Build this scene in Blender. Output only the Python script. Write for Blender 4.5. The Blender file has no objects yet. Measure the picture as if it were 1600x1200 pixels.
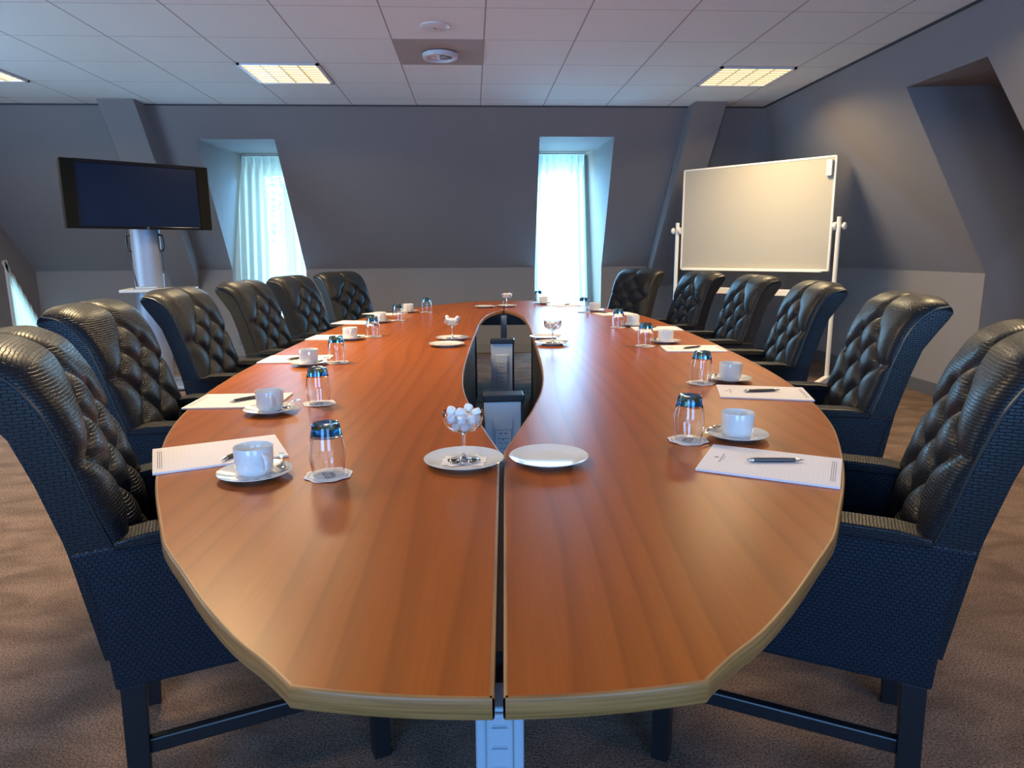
import bpy, bmesh, math, random
from math import sin, cos, pi, radians, sqrt, atan2, exp, hypot
from mathutils import Vector, Matrix, noise

random.seed(7)
S = bpy.context.scene
COL = S.collection

# ------------------------------------------------------------------ camera
F_PX = 1070.0
CAM_H = 1.22
cam_d = bpy.data.cameras.new('camera')
cam = bpy.data.objects.new('camera', cam_d)
COL.objects.link(cam)
cam_d.sensor_width = 36.0
cam_d.lens = F_PX / 1600.0 * 36.0
cam_d.clip_start = 0.02
cam_d.clip_end = 200
d_ = Vector((738 - 800, -(394 - 600), -F_PX)).normalized()     # room depth axis seen by the camera
h_ = Vector((1.0, 0.007, 0.0))                                  # horizon, a hair of roll
n_ = h_.cross(d_).normalized()
if n_.y < 0:
    n_ = -n_
r_ = d_.cross(n_)
cam.matrix_world = Matrix.Translation((0, 0, CAM_H)) @ Matrix((r_, d_, n_)).to_4x4()
S.camera = cam

# ------------------------------------------------------------------ world, daylight, exposure
S.view_settings.view_transform = 'Standard'
S.view_settings.look = 'None'
S.view_settings.gamma = 1.0
S.view_settings.use_curve_mapping = False
S.view_settings.exposure = 0.12
S.cycles.use_denoising = True
S.cycles.denoising_input_passes = 'RGB_ALBEDO'
S.cycles.denoising_prefilter = 'FAST'
S.cycles.max_bounces = 10
S.cycles.diffuse_bounces = 5
S.cycles.transmission_bounces = 10
S.cycles.transparent_max_bounces = 16
S.cycles.sample_clamp_indirect = 6.0
S.cycles.caustics_reflective = False
S.cycles.caustics_refractive = True

world = bpy.data.worlds.new('daylight_sky')
S.world = world
world.use_nodes = True
bg = world.node_tree.nodes['Background']
bg.inputs[0].default_value = (0.55, 0.92, 1.0, 1)
bg.inputs[1].default_value = 2.4


def area(name, loc, aim, sx, sy, power, color, spread=pi):
    l = bpy.data.lights.new(name, 'AREA')
    l.shape = 'RECTANGLE'
    l.size = sx
    l.size_y = sy
    l.energy = power
    l.color = color
    l.spread = spread
    o = bpy.data.objects.new(name, l)
    COL.objects.link(o)
    o.location = loc
    d = (Vector(aim) - Vector(loc)).normalized()
    o.rotation_euler = d.to_track_quat('-Z', 'Y').to_euler()
    return o


BLUE = (0.12, 0.38, 1.0)
# daylight falling in at the windows: two seen in the far wall, the others behind and beside the viewer
area('daylight_far_left', (-2.30, 8.83, 1.24), (-2.30, 5.0, 1.24), 0.50, 1.85, 17, (0.50, 0.86, 1.0))
area('daylight_far_right', (1.08, 8.83, 1.24), (1.08, 5.0, 1.24), 0.48, 1.85, 46, (0.42, 0.80, 1.0))
area('daylight_sheer_left', (-2.40, 8.46, 1.15), (-2.2, 5.0, 1.0), 0.60, 1.8, 14, (0.14, 0.46, 1.0))
area('daylight_sheer_right', (1.12, 8.46, 1.15), (0.9, 5.0, 1.0), 0.60, 1.8, 26, (0.14, 0.46, 1.0))
area('daylight_behind_left', (-1.5, -2.6, 1.35), (-1.3, 0, 1.0), 1.5, 1.7, 105, BLUE)
area('daylight_behind_right', (1.6, -2.6, 1.35), (1.4, 0, 1.0), 1.5, 1.7, 72, BLUE)
area('daylight_left_side', (-5.06, 3.6, 1.35), (-3, 5.2, 1.5), 1.8, 1.6, 80, (0.36, 0.64, 1.0))

# ------------------------------------------------------------------ helpers


def tag(o, label=None, cat=None, group=None, kind=None):
    if label:
        o['label'] = label
    if cat:
        o['category'] = cat
    if group:
        o['group'] = group
    if kind:
        o['kind'] = kind
    return o


def empty(name, loc=(0, 0, 0), rz=0.0):
    o = bpy.data.objects.new(name, None)
    o.empty_display_size = 0.05
    COL.objects.link(o)
    o.location = loc
    o.rotation_euler = (0, 0, rz)
    return o


def children(o):
    return [c for c in list(COL.objects) if c.parent == o]


KIDS = {}


def link_kid(o, parent):
    o.parent = parent
    KIDS.setdefault(parent.name, []).append(o)


def copy_tree(o, parent=None):
    c = o.copy()
    COL.objects.link(c)
    if parent is not None:
        link_kid(c, parent)
    for ch in list(KIDS.get(o.name, [])):
        copy_tree(ch, c)
    return c


def box_uv(bm):
    """lay texture coordinates in metres on each face by its facing"""
    uv = bm.loops.layers.uv.verify()
    for f in bm.faces:
        n = f.normal
        ax, ay, az = abs(n.x), abs(n.y), abs(n.z)
        for l in f.loops:
            c = l.vert.co
            if ay >= ax and ay >= az:
                l[uv].uv = (c.x, c.z)
            elif ax >= az:
                l[uv].uv = (c.y, c.z)
            else:
                l[uv].uv = (c.y, c.x)


def build(name, bm, mats, parent=None, smooth=True, uv=False, bevel=0, subsurf=0, autosmooth=40, seg=2):
    bm.normal_update()
    bmesh.ops.recalc_face_normals(bm, faces=bm.faces)
    bm.normal_update()
    if uv:
        box_uv(bm)
    me = bpy.data.meshes.new(name)
    bm.to_mesh(me)
    bm.free()
    if not isinstance(mats, (list, tuple)):
        mats = [mats]
    for m in mats:
        me.materials.append(m)
    if smooth:
        for p in me.polygons:
            p.use_smooth = True
        me.set_sharp_from_angle(angle=radians(autosmooth))
    o = bpy.data.objects.new(name, me)
    COL.objects.link(o)
    if parent is not None:
        link_kid(o, parent)
    if bevel:
        b = o.modifiers.new('bevel', 'BEVEL')
        b.width = bevel
        b.segments = seg
        b.limit_method = 'ANGLE'
        b.angle_limit = radians(35)
        b.harden_normals = False
    if subsurf:
        s = o.modifiers.new('sub', 'SUBSURF')
        s.levels = subsurf
        s.render_levels = subsurf
    return o


def BM():
    return bmesh.new()


def bx(bm, x0, x1, y0, y1, z0, z1, mi=0, M=None):
    vs = [bm.verts.new((x, y, z)) for x in (x0, x1) for y in (y0, y1) for z in (z0, z1)]
    if M is not None:
        for v in vs:
            v.co = M @ v.co
    for q in ((0, 1, 3, 2), (4, 6, 7, 5), (0, 4, 5, 1), (2, 3, 7, 6), (0, 2, 6, 4), (1, 5, 7, 3)):
        f = bm.faces.new([vs[i] for i in q])
        f.material_index = mi
    return vs


def lathe(bm, prof, n=32, mi=0, cx=0, cy=0, M=None, close=False):
    rings = []
    for r, z in prof:
        if r < 1e-6:
            rings.append([bm.verts.new((cx, cy, z))])
        else:
            rings.append([bm.verts.new((cx + r * cos(2 * pi * i / n), cy + r * sin(2 * pi * i / n), z)) for i in range(n)])
    pairs = list(zip(rings, rings[1:]))
    if close:
        pairs.append((rings[-1], rings[0]))
    for a, b in pairs:
        for i in range(n):
            j = (i + 1) % n
            if len(a) == 1 and len(b) == 1:
                continue
            if len(a) == 1:
                f = bm.faces.new((a[0], b[i], b[j]))
            elif len(b) == 1:
                f = bm.faces.new((a[i], a[j], b[0]))
            else:
                f = bm.faces.new((a[i], a[j], b[j], b[i]))
            f.material_index = mi
    if M is not None:
        for rg in rings:
            for v in rg:
                v.co = M @ v.co


def tube(bm, pts, r, n=10, mi=0, cap=True, closed=False):
    pts = [Vector(p) for p in pts]
    rs = r if isinstance(r, (list, tuple)) else [r] * len(pts)
    rings = []
    up = None
    for i, p in enumerate(pts):
        a = pts[max(i - 1, 0)]
        b = pts[min(i + 1, len(pts) - 1)]
        if closed:
            a = pts[i - 1]
            b = pts[(i + 1) % len(pts)]
        t = (b - a).normalized()
        if up is None:
            up = Vector((0, 0, 1)) if abs(t.z) < 0.9 else Vector((1, 0, 0))
        u = (up - t * up.dot(t)).normalized()
        up = u
        w = t.cross(u)
        rings.append([bm.verts.new(p + (u * cos(2 * pi * k / n) + w * sin(2 * pi * k / n)) * rs[i]) for k in range(n)])
    pr = list(zip(rings, rings[1:]))
    if closed:
        pr.append((rings[-1], rings[0]))
    for a, b in pr:
        for k in range(n):
            j = (k + 1) % n
            f = bm.faces.new((a[k], a[j], b[j], b[k]))
            f.material_index = mi
    if cap and not closed:
        f = bm.faces.new(rings[0][::-1])
        f.material_index = mi
        f = bm.faces.new(rings[-1])
        f.material_index = mi


def prism(bm, poly, fn, d0, d1, mi=0):
    """poly of 2-D points, fn(p, d) -> 3-D, extruded from d0 to d1"""
    a = [bm.verts.new(fn(p, d0)) for p in poly]
    b = [bm.verts.new(fn(p, d1)) for p in poly]
    n = len(poly)
    bm.faces.new(a).material_index = mi
    bm.faces.new(b[::-1]).material_index = mi
    for i in range(n):
        j = (i + 1) % n
        bm.faces.new((a[i], b[i], b[j], a[j])).material_index = mi


# ------------------------------------------------------------------ materials
def new_mat(name):
    m = bpy.data.materials.new(name)
    m.use_nodes = True
    nt = m.node_tree
    p = nt.nodes['Principled BSDF']
    return m, nt, p


def N(nt, t, **kw):
    n = nt.nodes.new(t)
    for k, v in kw.items():
        setattr(n, k, v)
    return n


def simple(name, col, rough=0.5, metal=0.0, spec=0.5, coat=0.0, bump=None):
    m, nt, p = new_mat(name)
    p.inputs['Base Color'].default_value = (*col, 1)
    p.inputs['Roughness'].default_value = rough
    p.inputs['Metallic'].default_value = metal
    p.inputs['Specular IOR Level'].default_value = spec
    p.inputs['Coat Weight'].default_value = coat
    if bump:
        sc, st, di = bump
        tc = N(nt, 'ShaderNodeTexCoord')
        nz = N(nt, 'ShaderNodeTexNoise')
        nz.inputs['Scale'].default_value = sc
        nz.inputs['Detail'].default_value = 4
        nt.links.new(tc.outputs['Object'], nz.inputs['Vector'])
        b = N(nt, 'ShaderNodeBump')
        b.inputs['Strength'].default_value = st
        b.inputs['Distance'].default_value = di
        nt.links.new(nz.outputs['Fac'], b.inputs['Height'])
        nt.links.new(b.outputs['Normal'], p.inputs['Normal'])
    return m


def glass(name, col, rough=0.0, ior=1.45):
    m, nt, p = new_mat(name)
    p.inputs['Base Color'].default_value = (*col, 1)
    p.inputs['Roughness'].default_value = rough
    p.inputs['IOR'].default_value = ior
    p.inputs['Transmission Weight'].default_value = 1.0
    return m


M_wall = simple('grey_wall_paint', (0.238, 0.222, 0.222), 0.75, spec=0.25, bump=(160, 0.25, 0.002))
M_baseb = simple('baseboard_paint', (0.20, 0.19, 0.185), 0.5)
M_black = simple('black_stained_wood', (0.010, 0.010, 0.012), 0.38)
M_blackp = simple('black_plastic', (0.012, 0.012, 0.014), 0.35)
M_blackgloss = simple('glossy_black_plastic', (0.006, 0.006, 0.008), 0.12)
M_porc = simple('white_porcelain', (0.70, 0.70, 0.68), 0.14, coat=0.2)
M_paper = simple('white_paper', (0.80, 0.77, 0.77), 0.8, spec=0.2)
M_ink = simple('grey_ink', (0.28, 0.28, 0.30), 0.8)
M_inkdark = simple('dark_ink', (0.08, 0.08, 0.09), 0.8)
M_steel = simple('polished_steel', (0.62, 0.62, 0.62), 0.16, metal=1.0)
M_pen = simple('grey_pen_barrel', (0.075, 0.072, 0.068), 0.32, metal=0.3)
M_glass = glass('clear_glass', (0.98, 0.99, 1.0))
M_blue = glass('blue_tinted_glass', (0.10, 0.42, 0.80), 0.0, 1.5)
M_pane = glass('window_glass', (0.95, 0.98, 1.0), 0.0, 1.02)
M_mint = simple('white_mint', (0.88, 0.87, 0.86), 0.55, bump=(300, 0.2, 0.001))
M_whitem = simple('white_enamel', (0.80, 0.78, 0.72), 0.35)
M_alu = simple('silver_painted_metal', (0.24, 0.28, 0.36), 0.42, metal=0.35)
M_post1 = simple('pale_grey_plastic', (0.31, 0.36, 0.41), 0.38)
M_post_lit = simple('lit_pale_grey_plastic', (0.58, 0.62, 0.66), 0.36)  # post plastic lightened in colour to stand for brighter light in the opening
M_postdk = simple('socket_shadow_grey', (0.25, 0.29, 0.34), 0.45)
M_frame = simple('white_window_frame', (0.70, 0.72, 0.72), 0.4)
M_shelf = simple('light_grey_laminate', (0.55, 0.55, 0.54), 0.35)
M_beigetile = simple('beige_ceiling_panel', (0.36, 0.31, 0.28), 0.8)
M_whitepl = simple('white_plastic', (0.66, 0.66, 0.68), 0.4)
M_ribbon = simple('dark_panel_grey', (0.020, 0.022, 0.027), 0.4)

# whiteboard surface: glossy cream enamel
M_board = simple('whiteboard_enamel', (0.44, 0.41, 0.33), 0.38)
# tv screen
M_screen = simple('dark_screen_glass', (0.006, 0.015, 0.042), 0.30, spec=0.18)


def leather(name, bw, bh, strength, col=(0.009, 0.010, 0.013), rough=0.39):
    m, nt, p = new_mat(name)
    p.inputs['Base Color'].default_value = (*col, 1)
    p.inputs['Specular IOR Level'].default_value = 0.30
    uv = N(nt, 'ShaderNodeTexCoord')
    mp = N(nt, 'ShaderNodeMapping')
    nz = N(nt, 'ShaderNodeTexNoise')
    nz.inputs['Scale'].default_value = 55
    nt.links.new(uv.outputs['UV'], nz.inputs['Vector'])
    mx = N(nt, 'ShaderNodeMixRGB')
    mx.inputs[0].default_value = 0.004
    nt.links.new(uv.outputs['UV'], mx.inputs[1])
    nt.links.new(nz.outputs['Color'], mx.inputs[2])
    nt.links.new(mx.outputs[0], mp.inputs['Vector'])
    br = N(nt, 'ShaderNodeTexBrick')
    br.inputs['Scale'].default_value = 1.0
    br.inputs['Brick Width'].default_value = bw
    br.inputs['Row Height'].default_value = bh
    br.inputs['Mortar Size'].default_value = bh * 0.16
    br.inputs['Mortar Smooth'].default_value = 0.9
    br.inputs['Color1'].default_value = (1, 1, 1, 1)
    br.inputs['Color2'].default_value = (0.75, 0.75, 0.75, 1)
    br.inputs['Mortar'].default_value = (0, 0, 0, 1)
    nt.links.new(mp.outputs[0], br.inputs['Vector'])
    b = N(nt, 'ShaderNodeBump')
    b.inputs['Strength'].default_value = strength
    b.inputs['Distance'].default_value = 0.0026
    nt.links.new(br.outputs['Color'], b.inputs['Height'])
    nt.links.new(b.outputs['Normal'], p.inputs['Normal'])
    rr = N(nt, 'ShaderNodeMapRange')
    rr.inputs['To Min'].default_value = rough + 0.12
    rr.inputs['To Max'].default_value = rough - 0.05
    nt.links.new(br.outputs['Color'], rr.inputs['Value'])
    nt.links.new(rr.outputs[0], p.inputs['Roughness'])
    cm = N(nt, 'ShaderNodeMixRGB')
    cm.inputs[1].default_value = (col[0] * .35, col[1] * .35, col[2] * .35, 1)
    cm.inputs[2].default_value = (*[c_ * 1.25 for c_ in col], 1)
    nt.links.new(br.outputs['Color'], cm.inputs[0])
    nt.links.new(cm.outputs[0], p.inputs['Base Color'])
    return m


M_leather = leather('black_embossed_leather', 0.020, 0.0065, 0.6)
M_weave = leather('black_basketweave_leather', 0.011, 0.0075, 0.8, col=(0.008, 0.013, 0.022), rough=0.42)
M_piping = simple('black_piping', (0.008, 0.008, 0.009), 0.35)


def wood_top():
    m, nt, p = new_mat('cherry_wood_laminate')
    tc = N(nt, 'ShaderNodeTexCoord')
    mp = N(nt, 'ShaderNodeMapping')
    mp.inputs['Scale'].default_value = (9.0, 0.55, 0.0)
    mp.inputs['Rotation'].default_value = (0, 0, radians(3))
    nt.links.new(tc.outputs['Object'], mp.inputs['Vector'])
    # cathedral growth rings: stretched, gently warped bands
    wmp = N(nt, 'ShaderNodeMapping')
    wmp.inputs['Scale'].default_value = (1.0, 0.10, 0.0)
    nt.links.new(tc.outputs['Object'], wmp.inputs['Vector'])
    n1 = N(nt, 'ShaderNodeTexWave', wave_type='BANDS', bands_direction='X', wave_profile='SAW')
    n1.inputs['Scale'].default_value = 5.0
    n1.inputs['Distortion'].default_value = 9.0
    n1.inputs['Detail'].default_value = 0.0
    n1.inputs['Detail Scale'].default_value = 1.1
    n1.inputs['Detail Roughness'].default_value = 0.45
    nt.links.new(wmp.outputs[0], n1.inputs['Vector'])
    cr = N(nt, 'ShaderNodeValToRGB')
    e = cr.color_ramp.elements
    e[0].position = 0.0
    e[0].color = (0.30, 0.22, 0.15, 1)
    e[1].position = 0.45
    e[1].color = (1, 1, 1, 1)
    e2 = cr.color_ramp.elements.new(0.9)
    e2.color = (1, 1, 1, 1)
    e3 = cr.color_ramp.elements.new(1.0)
    e3.color = (0.30, 0.22, 0.15, 1)
    nt.links.new(n1.outputs['Fac'], cr.inputs[0])
    # fine pores
    mp2 = N(nt, 'ShaderNodeMapping')
    mp2.inputs['Scale'].default_value = (260.0, 6.0, 1.0)
    nt.links.new(tc.outputs['Object'], mp2.inputs['Vector'])
    n2 = N(nt, 'ShaderNodeTexNoise')
    n2.inputs['Scale'].default_value = 1.0
    n2.inputs['Detail'].default_value = 2
    nt.links.new(mp2.outputs[0], n2.inputs['Vector'])
    n3 = N(nt, 'ShaderNodeTexNoise')
    n3.inputs['Scale'].default_value = 0.7
    n3.inputs['Detail'].default_value = 3
    nt.links.new(mp.outputs[0], n3.inputs['Vector'])
    c1 = N(nt, 'ShaderNodeMixRGB')
    c1.inputs[1].default_value = (0.325, 0.075, 0.0070, 1)
    c1.inputs[2].default_value = (0.430, 0.116, 0.0130, 1)
    nt.links.new(n3.outputs['Fac'], c1.inputs[0])
    c2 = N(nt, 'ShaderNodeMixRGB', blend_type='MULTIPLY')
    c2.inputs[0].default_value = 0.26
    nt.links.new(c1.outputs[0], c2.inputs[1])
    nt.links.new(cr.outputs[0], c2.inputs[2])
    c3 = N(nt, 'ShaderNodeMixRGB', blend_type='MULTIPLY')
    c3.inputs[0].default_value = 0.22
    nt.links.new(c2.outputs[0], c3.inputs[1])
    nt.links.new(n2.outputs['Fac'], c3.inputs[2])
    nt.links.new(c3.outputs[0], p.inputs['Base Color'])
    p.inputs['Roughness'].default_value = 0.32
    p.inputs['IOR'].default_value = 1.29
    return m


def wood_edge():
    m, nt, p = new_mat('light_oak_edge_band')
    tc = N(nt, 'ShaderNodeTexCoord')
    mp = N(nt, 'ShaderNodeMapping')
    mp.inputs['Scale'].default_value = (5.0, 5.0, 260.0)
    nt.links.new(tc.outputs['Object'], mp.inputs['Vector'])
    n1 = N(nt, 'ShaderNodeTexNoise')
    n1.inputs['Scale'].default_value = 1.0
    n1.inputs['Detail'].default_value = 3
    nt.links.new(mp.outputs[0], n1.inputs['Vector'])
    cr = N(nt, 'ShaderNodeValToRGB')
    e = cr.color_ramp.elements
    e[0].position = 0.3
    e[0].color = (0.19, 0.078, 0.018, 1)
    e[1].position = 0.7
    e[1].color = (0.36, 0.165, 0.052, 1)
    nt.links.new(n1.outputs['Fac'], cr.inputs[0])
    nt.links.new(cr.outputs[0], p.inputs['Base Color'])
    p.inputs['Roughness'].default_value = 0.42
    return m


def carpet():
    m, nt, p = new_mat('taupe_carpet')
    tc = N(nt, 'ShaderNodeTexCoord')
    n1 = N(nt, 'ShaderNodeTexNoise')
    n1.inputs['Scale'].default_value = 4.2
    n1.inputs['Detail'].default_value = 3
    n1.inputs['Distortion'].default_value = 0.5
    mp = N(nt, 'ShaderNodeMapping')
    mp.inputs['Scale'].default_value = (1.0, 1.7, 1.0)
    nt.links.new(tc.outputs['Object'], mp.inputs['Vector'])
    nt.links.new(mp.outputs[0], n1.inputs['Vector'])
    n2 = N(nt, 'ShaderNodeTexNoise')
    n2.inputs['Scale'].default_value = 190
    n2.inputs['Detail'].default_value = 3
    nt.links.new(tc.outputs['Object'], n2.inputs['Vector'])
    cr = N(nt, 'ShaderNodeValToRGB')
    e = cr.color_ramp.elements
    e[0].position = 0.35
    e[0].color = (0.138, 0.093, 0.073, 1)
    e[1].position = 0.66
    e[1].color = (0.222, 0.150, 0.118, 1)
    nt.links.new(n1.outputs['Fac'], cr.inputs[0])
    mr = N(nt, 'ShaderNodeMapRange')
    mr.inputs['From Min'].default_value = 0.3
    mr.inputs['From Max'].default_value = 0.7
    mr.inputs['To Min'].default_value = 0.30
    mr.inputs['To Max'].default_value = 1.45
    nt.links.new(n2.outputs['Fac'], mr.inputs['Value'])
    c = N(nt, 'ShaderNodeMixRGB', blend_type='MULTIPLY')
    c.inputs[0].default_value = 1.0
    nt.links.new(cr.outputs[0], c.inputs[1])
    nt.links.new(mr.outputs[0], c.inputs[2])
    nt.links.new(c.outputs[0], p.inputs['Base Color'])
    p.inputs['Roughness'].default_value = 0.95
    p.inputs['Specular IOR Level'].default_value = 0.1
    b = N(nt, 'ShaderNodeBump')
    b.inputs['Strength'].default_value = 0.9
    b.inputs['Distance'].default_value = 0.006
    nt.links.new(n2.outputs['Fac'], b.inputs['Height'])
    nt.links.new(b.outputs['Normal'], p.inputs['Normal'])
    return m


def ceiling_mat():
    """60 cm lay-in tiles with a thin metal grid"""
    m, nt, p = new_mat('white_ceiling_tiles')
    tc = N(nt, 'ShaderNodeTexCoord')
    sep = N(nt, 'ShaderNodeSeparateXYZ')
    nt.links.new(tc.outputs['Object'], sep.inputs[0])

    def line(out, off, half):
        a = N(nt, 'ShaderNodeMath', operation='SUBTRACT')
        a.inputs[1].default_value = off - 60.0
        nt.links.new(out, a.inputs[0])
        b = N(nt, 'ShaderNodeMath', operation='MODULO')
        b.inputs[1].default_value = 0.6
        nt.links.new(a.outputs[0], b.inputs[0])
        c = N(nt, 'ShaderNodeMath', operation='SUBTRACT')
        c.inputs[1].default_value = 0.3
        nt.links.new(b.outputs[0], c.inputs[0])
        d = N(nt, 'ShaderNodeMath', operation='ABSOLUTE')
        nt.links.new(c.outputs[0], d.inputs[0])
        g = N(nt, 'ShaderNodeMath', operation='GREATER_THAN')
        g.inputs[1].default_value = 0.3 - half
        nt.links.new(d.outputs[0], g.inputs[0])
        return g
    gx = line(sep.outputs[0], 0.10, 0.0050)
    gy = line(sep.outputs[1], 4.24, 0.0030)
    mx = N(nt, 'ShaderNodeMath', operation='MAXIMUM')
    nt.links.new(gx.outputs[0], mx.inputs[0])
    nt.links.new(gy.outputs[0], mx.inputs[1])
    c = N(nt, 'ShaderNodeMixRGB')
    c.inputs[1].default_value = (0.72, 0.755, 0.75, 1)
    c.inputs[2].default_value = (0.38, 0.34, 0.34, 1)
    nt.links.new(mx.outputs[0], c.inputs[0])
    nt.links.new(c.outputs[0], p.inputs['Base Color'])
    p.inputs['Roughness'].default_value = 0.85
    p.inputs['Specular IOR Level'].default_value = 0.2
    nz = N(nt, 'ShaderNodeTexNoise')
    nz.inputs['Scale'].default_value = 220
    nt.links.new(tc.outputs['Object'], nz.inputs['Vector'])
    sub = N(nt, 'ShaderNodeMath', operation='MULTIPLY_ADD')
    sub.inputs[1].default_value = -3.0
    nt.links.new(mx.outputs[0], sub.inputs[0])
    nt.links.new(nz.outputs['Fac'], sub.inputs[2])
    b = N(nt, 'ShaderNodeBump')
    b.inputs['Strength'].default_value = 0.3
    b.inputs['Distance'].default_value = 0.002
    nt.links.new(sub.outputs[0], b.inputs['Height'])
    nt.links.new(b.outputs['Normal'], p.inputs['Normal'])
    return m


def curtain_mat():
    m, nt, p = new_mat('sheer_white_curtain')
    out = nt.nodes['Material Output']
    nt.nodes.remove(p)
    df = N(nt, 'ShaderNodeBsdfDiffuse')
    df.inputs[0].default_value = (0.80, 0.90, 0.92, 1)
    tr = N(nt, 'ShaderNodeBsdfTranslucent')
    tr.inputs[0].default_value = (0.80, 0.92, 0.95, 1)
    tp = N(nt, 'ShaderNodeBsdfTransparent')
    tp.inputs[0].default_value = (0.95, 1.0, 1.0, 1)
    a = N(nt, 'ShaderNodeMixShader')
    a.inputs[0].default_value = 0.62
    nt.links.new(df.outputs[0], a.inputs[1])
    nt.links.new(tr.outputs[0], a.inputs[2])
    b = N(nt, 'ShaderNodeMixShader')
    # a woven sheer lets more through where it hangs flat than where the folds turn edge-on
    lw = N(nt, 'ShaderNodeLayerWeight')
    lw.inputs[0].default_value = 0.35
    mr = N(nt, 'ShaderNodeMapRange')
    mr.inputs['To Min'].default_value = 0.42
    mr.inputs['To Max'].default_value = 0.05
    nt.links.new(lw.outputs['Facing'], mr.inputs['Value'])
    nt.links.new(mr.outputs[0], b.inputs[0])
    nt.links.new(a.outputs[0], b.inputs[1])
    nt.links.new(tp.outputs[0], b.inputs[2])
    nt.links.new(b.outputs[0], out.inputs[0])
    return m


def lit_mat(name, col, strength):
    m, nt, p = new_mat(name)
    p.inputs['Base Color'].default_value = (0.8, 0.8, 0.8, 1)
    p.inputs['Emission Color'].default_value = (*col, 1)
    p.inputs['Emission Strength'].default_value = strength
    return m


M_wood = wood_top()
M_edge = wood_edge()
M_carpet = carpet()
M_ceil = ceiling_mat()
M_curtain = curtain_mat()
M_lit = lit_mat('lit_fluorescent_diffuser', (1.0, 0.80, 0.42), 1.15)
M_louvre = simple('louvre_metal', (0.85, 0.74, 0.48), 0.35)
M_leaf = simple('leaf_green', (0.10, 0.34, 0.10), 0.6)
M_bark = simple('bark', (0.12, 0.09, 0.06), 0.9)

# ------------------------------------------------------------------ room shell
ZC = 2.587      # ceiling
ZK = 1.035      # knee of the mansard
YC, YK = 6.90, 8.41
XC, XK = 2.862, 3.872
XL = -5.10
YF = -2.70
YW = 8.85       # plane of the far windows

bm = BM()
bx(bm, XL - .2, 5.2, YF - .2, 9.0, -0.06, 0.0)
tag(build('floor', bm, M_carpet, smooth=False), kind='structure')
bm = BM()
bx(bm, XL - .2, XC + 0.02, YF - .2, YC + 0.02, ZC, ZC + 0.06)
tag(build('ceiling', bm, M_ceil, smooth=False), kind='structure')


def sloped_wall(name, a0, a1, pt, openings, sill, outer, winhole):
    """pt(a, z) point on the inner skin; outer(a, z) point on the recess' back plane;
    openings: (left_top, right_top, left_bottom, right_bottom, z_top)"""
    bm = BM()

    def q(*p):
        f = bm.faces.new([bm.verts.new(v) for v in p])
        return f
    xs = []
    prev = (a0, a0)
    for lt, rt, lb, rb, zt in openings:
        xs.append((prev, (lt, lb), zt))
        prev = (rt, rb)
    zt_all = openings[0][4]
    xs.append((prev, (a1, a1), zt_all))
    for (l, r, zt) in xs:
        q(pt(l[0], ZC), pt(r[0], ZC), pt(r[0], zt), pt(l[0], zt))
        q(pt(l[0], zt), pt(r[0], zt), pt(r[1], ZK), pt(l[1], ZK))
        q(pt(l[1], ZK), pt(r[1], ZK), pt(r[1], 0), pt(l[1], 0))
    for (lt, rt, lb, rb, zt), hole in zip(openings, winhole):
        q(pt(lt, ZC), pt(rt, ZC), pt(rt, zt), pt(lt, zt))
        zb = zt + 0.05
        # recess head, cheeks and sill
        q(pt(lt, zt), pt(rt, zt), outer(rt, zb), outer(lt, zb))
        q(pt(lt, zt), pt(lb, ZK), pt(lb, sill), outer(lb, sill), outer(lb, ZK), outer(lt, zb))
        q(pt(rt, zt), pt(rb, ZK), pt(rb, sill), outer(rb, sill), outer(rb, ZK), outer(rt, zb))
        if sill > 0:
            q(pt(lb, sill), pt(rb, sill), outer(rb, sill), outer(lb, sill))
            q(pt(lb, 0), pt(rb, 0), pt(rb, sill), pt(lb, sill))
        if hole is None:
            q(outer(lt, zb), outer(rt, zb), outer(rb, sill), outer(lb, sill))
        else:
            h0, h1, hz0, hz1 = hole
            q(outer(lt, zb), outer(rt, zb), outer(h1, hz1), outer(h0, hz1))
            q(outer(lt, zb), outer(h0, hz1), outer(h0, hz0), outer(lb, sill))
            q(outer(rt, zb), outer(h1, hz1), outer(h1, hz0), outer(rb, sill))
            q(outer(lb, sill), outer(rb, sill), outer(h1, hz0), outer(h0, hz0))
    me_o = build(name, bm, M_wall, smooth=False)
    tag(me_o, kind='structure')
    return me_o


def pb(a, z):
    if z >= ZK:
        return (a, YK - (z - ZK) / (ZC - ZK) * (YK - YC), z)
    return (a, YK, z)


W1 = (-2.665, -1.915, -2.845, -1.985, 2.32)
W2 = (0.690, 1.443, 0.755, 1.570, 2.345)
H1 = (-2.58, -2.02, 0.28, 2.20)
H2 = (0.82, 1.34, 0.28, 2.22)
sloped_wall('wall_back', XL, XK + 0.02, pb, [W1, W2], 0.12, lambda a, z: (a, YW, z), [H1, H2])


def pr(a, z):
    if z >= ZK:
        return (XK - (z - ZK) / (ZC - ZK) * (XK - XC), a, z)
    return (XK, a, z)


sloped_wall('wall_right', YF, 8.45, pr, [(4.135, 4.902, 4.10, 5.035, 2.325)], 0.0, lambda a, z: (4.75, a, z), [None])

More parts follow.
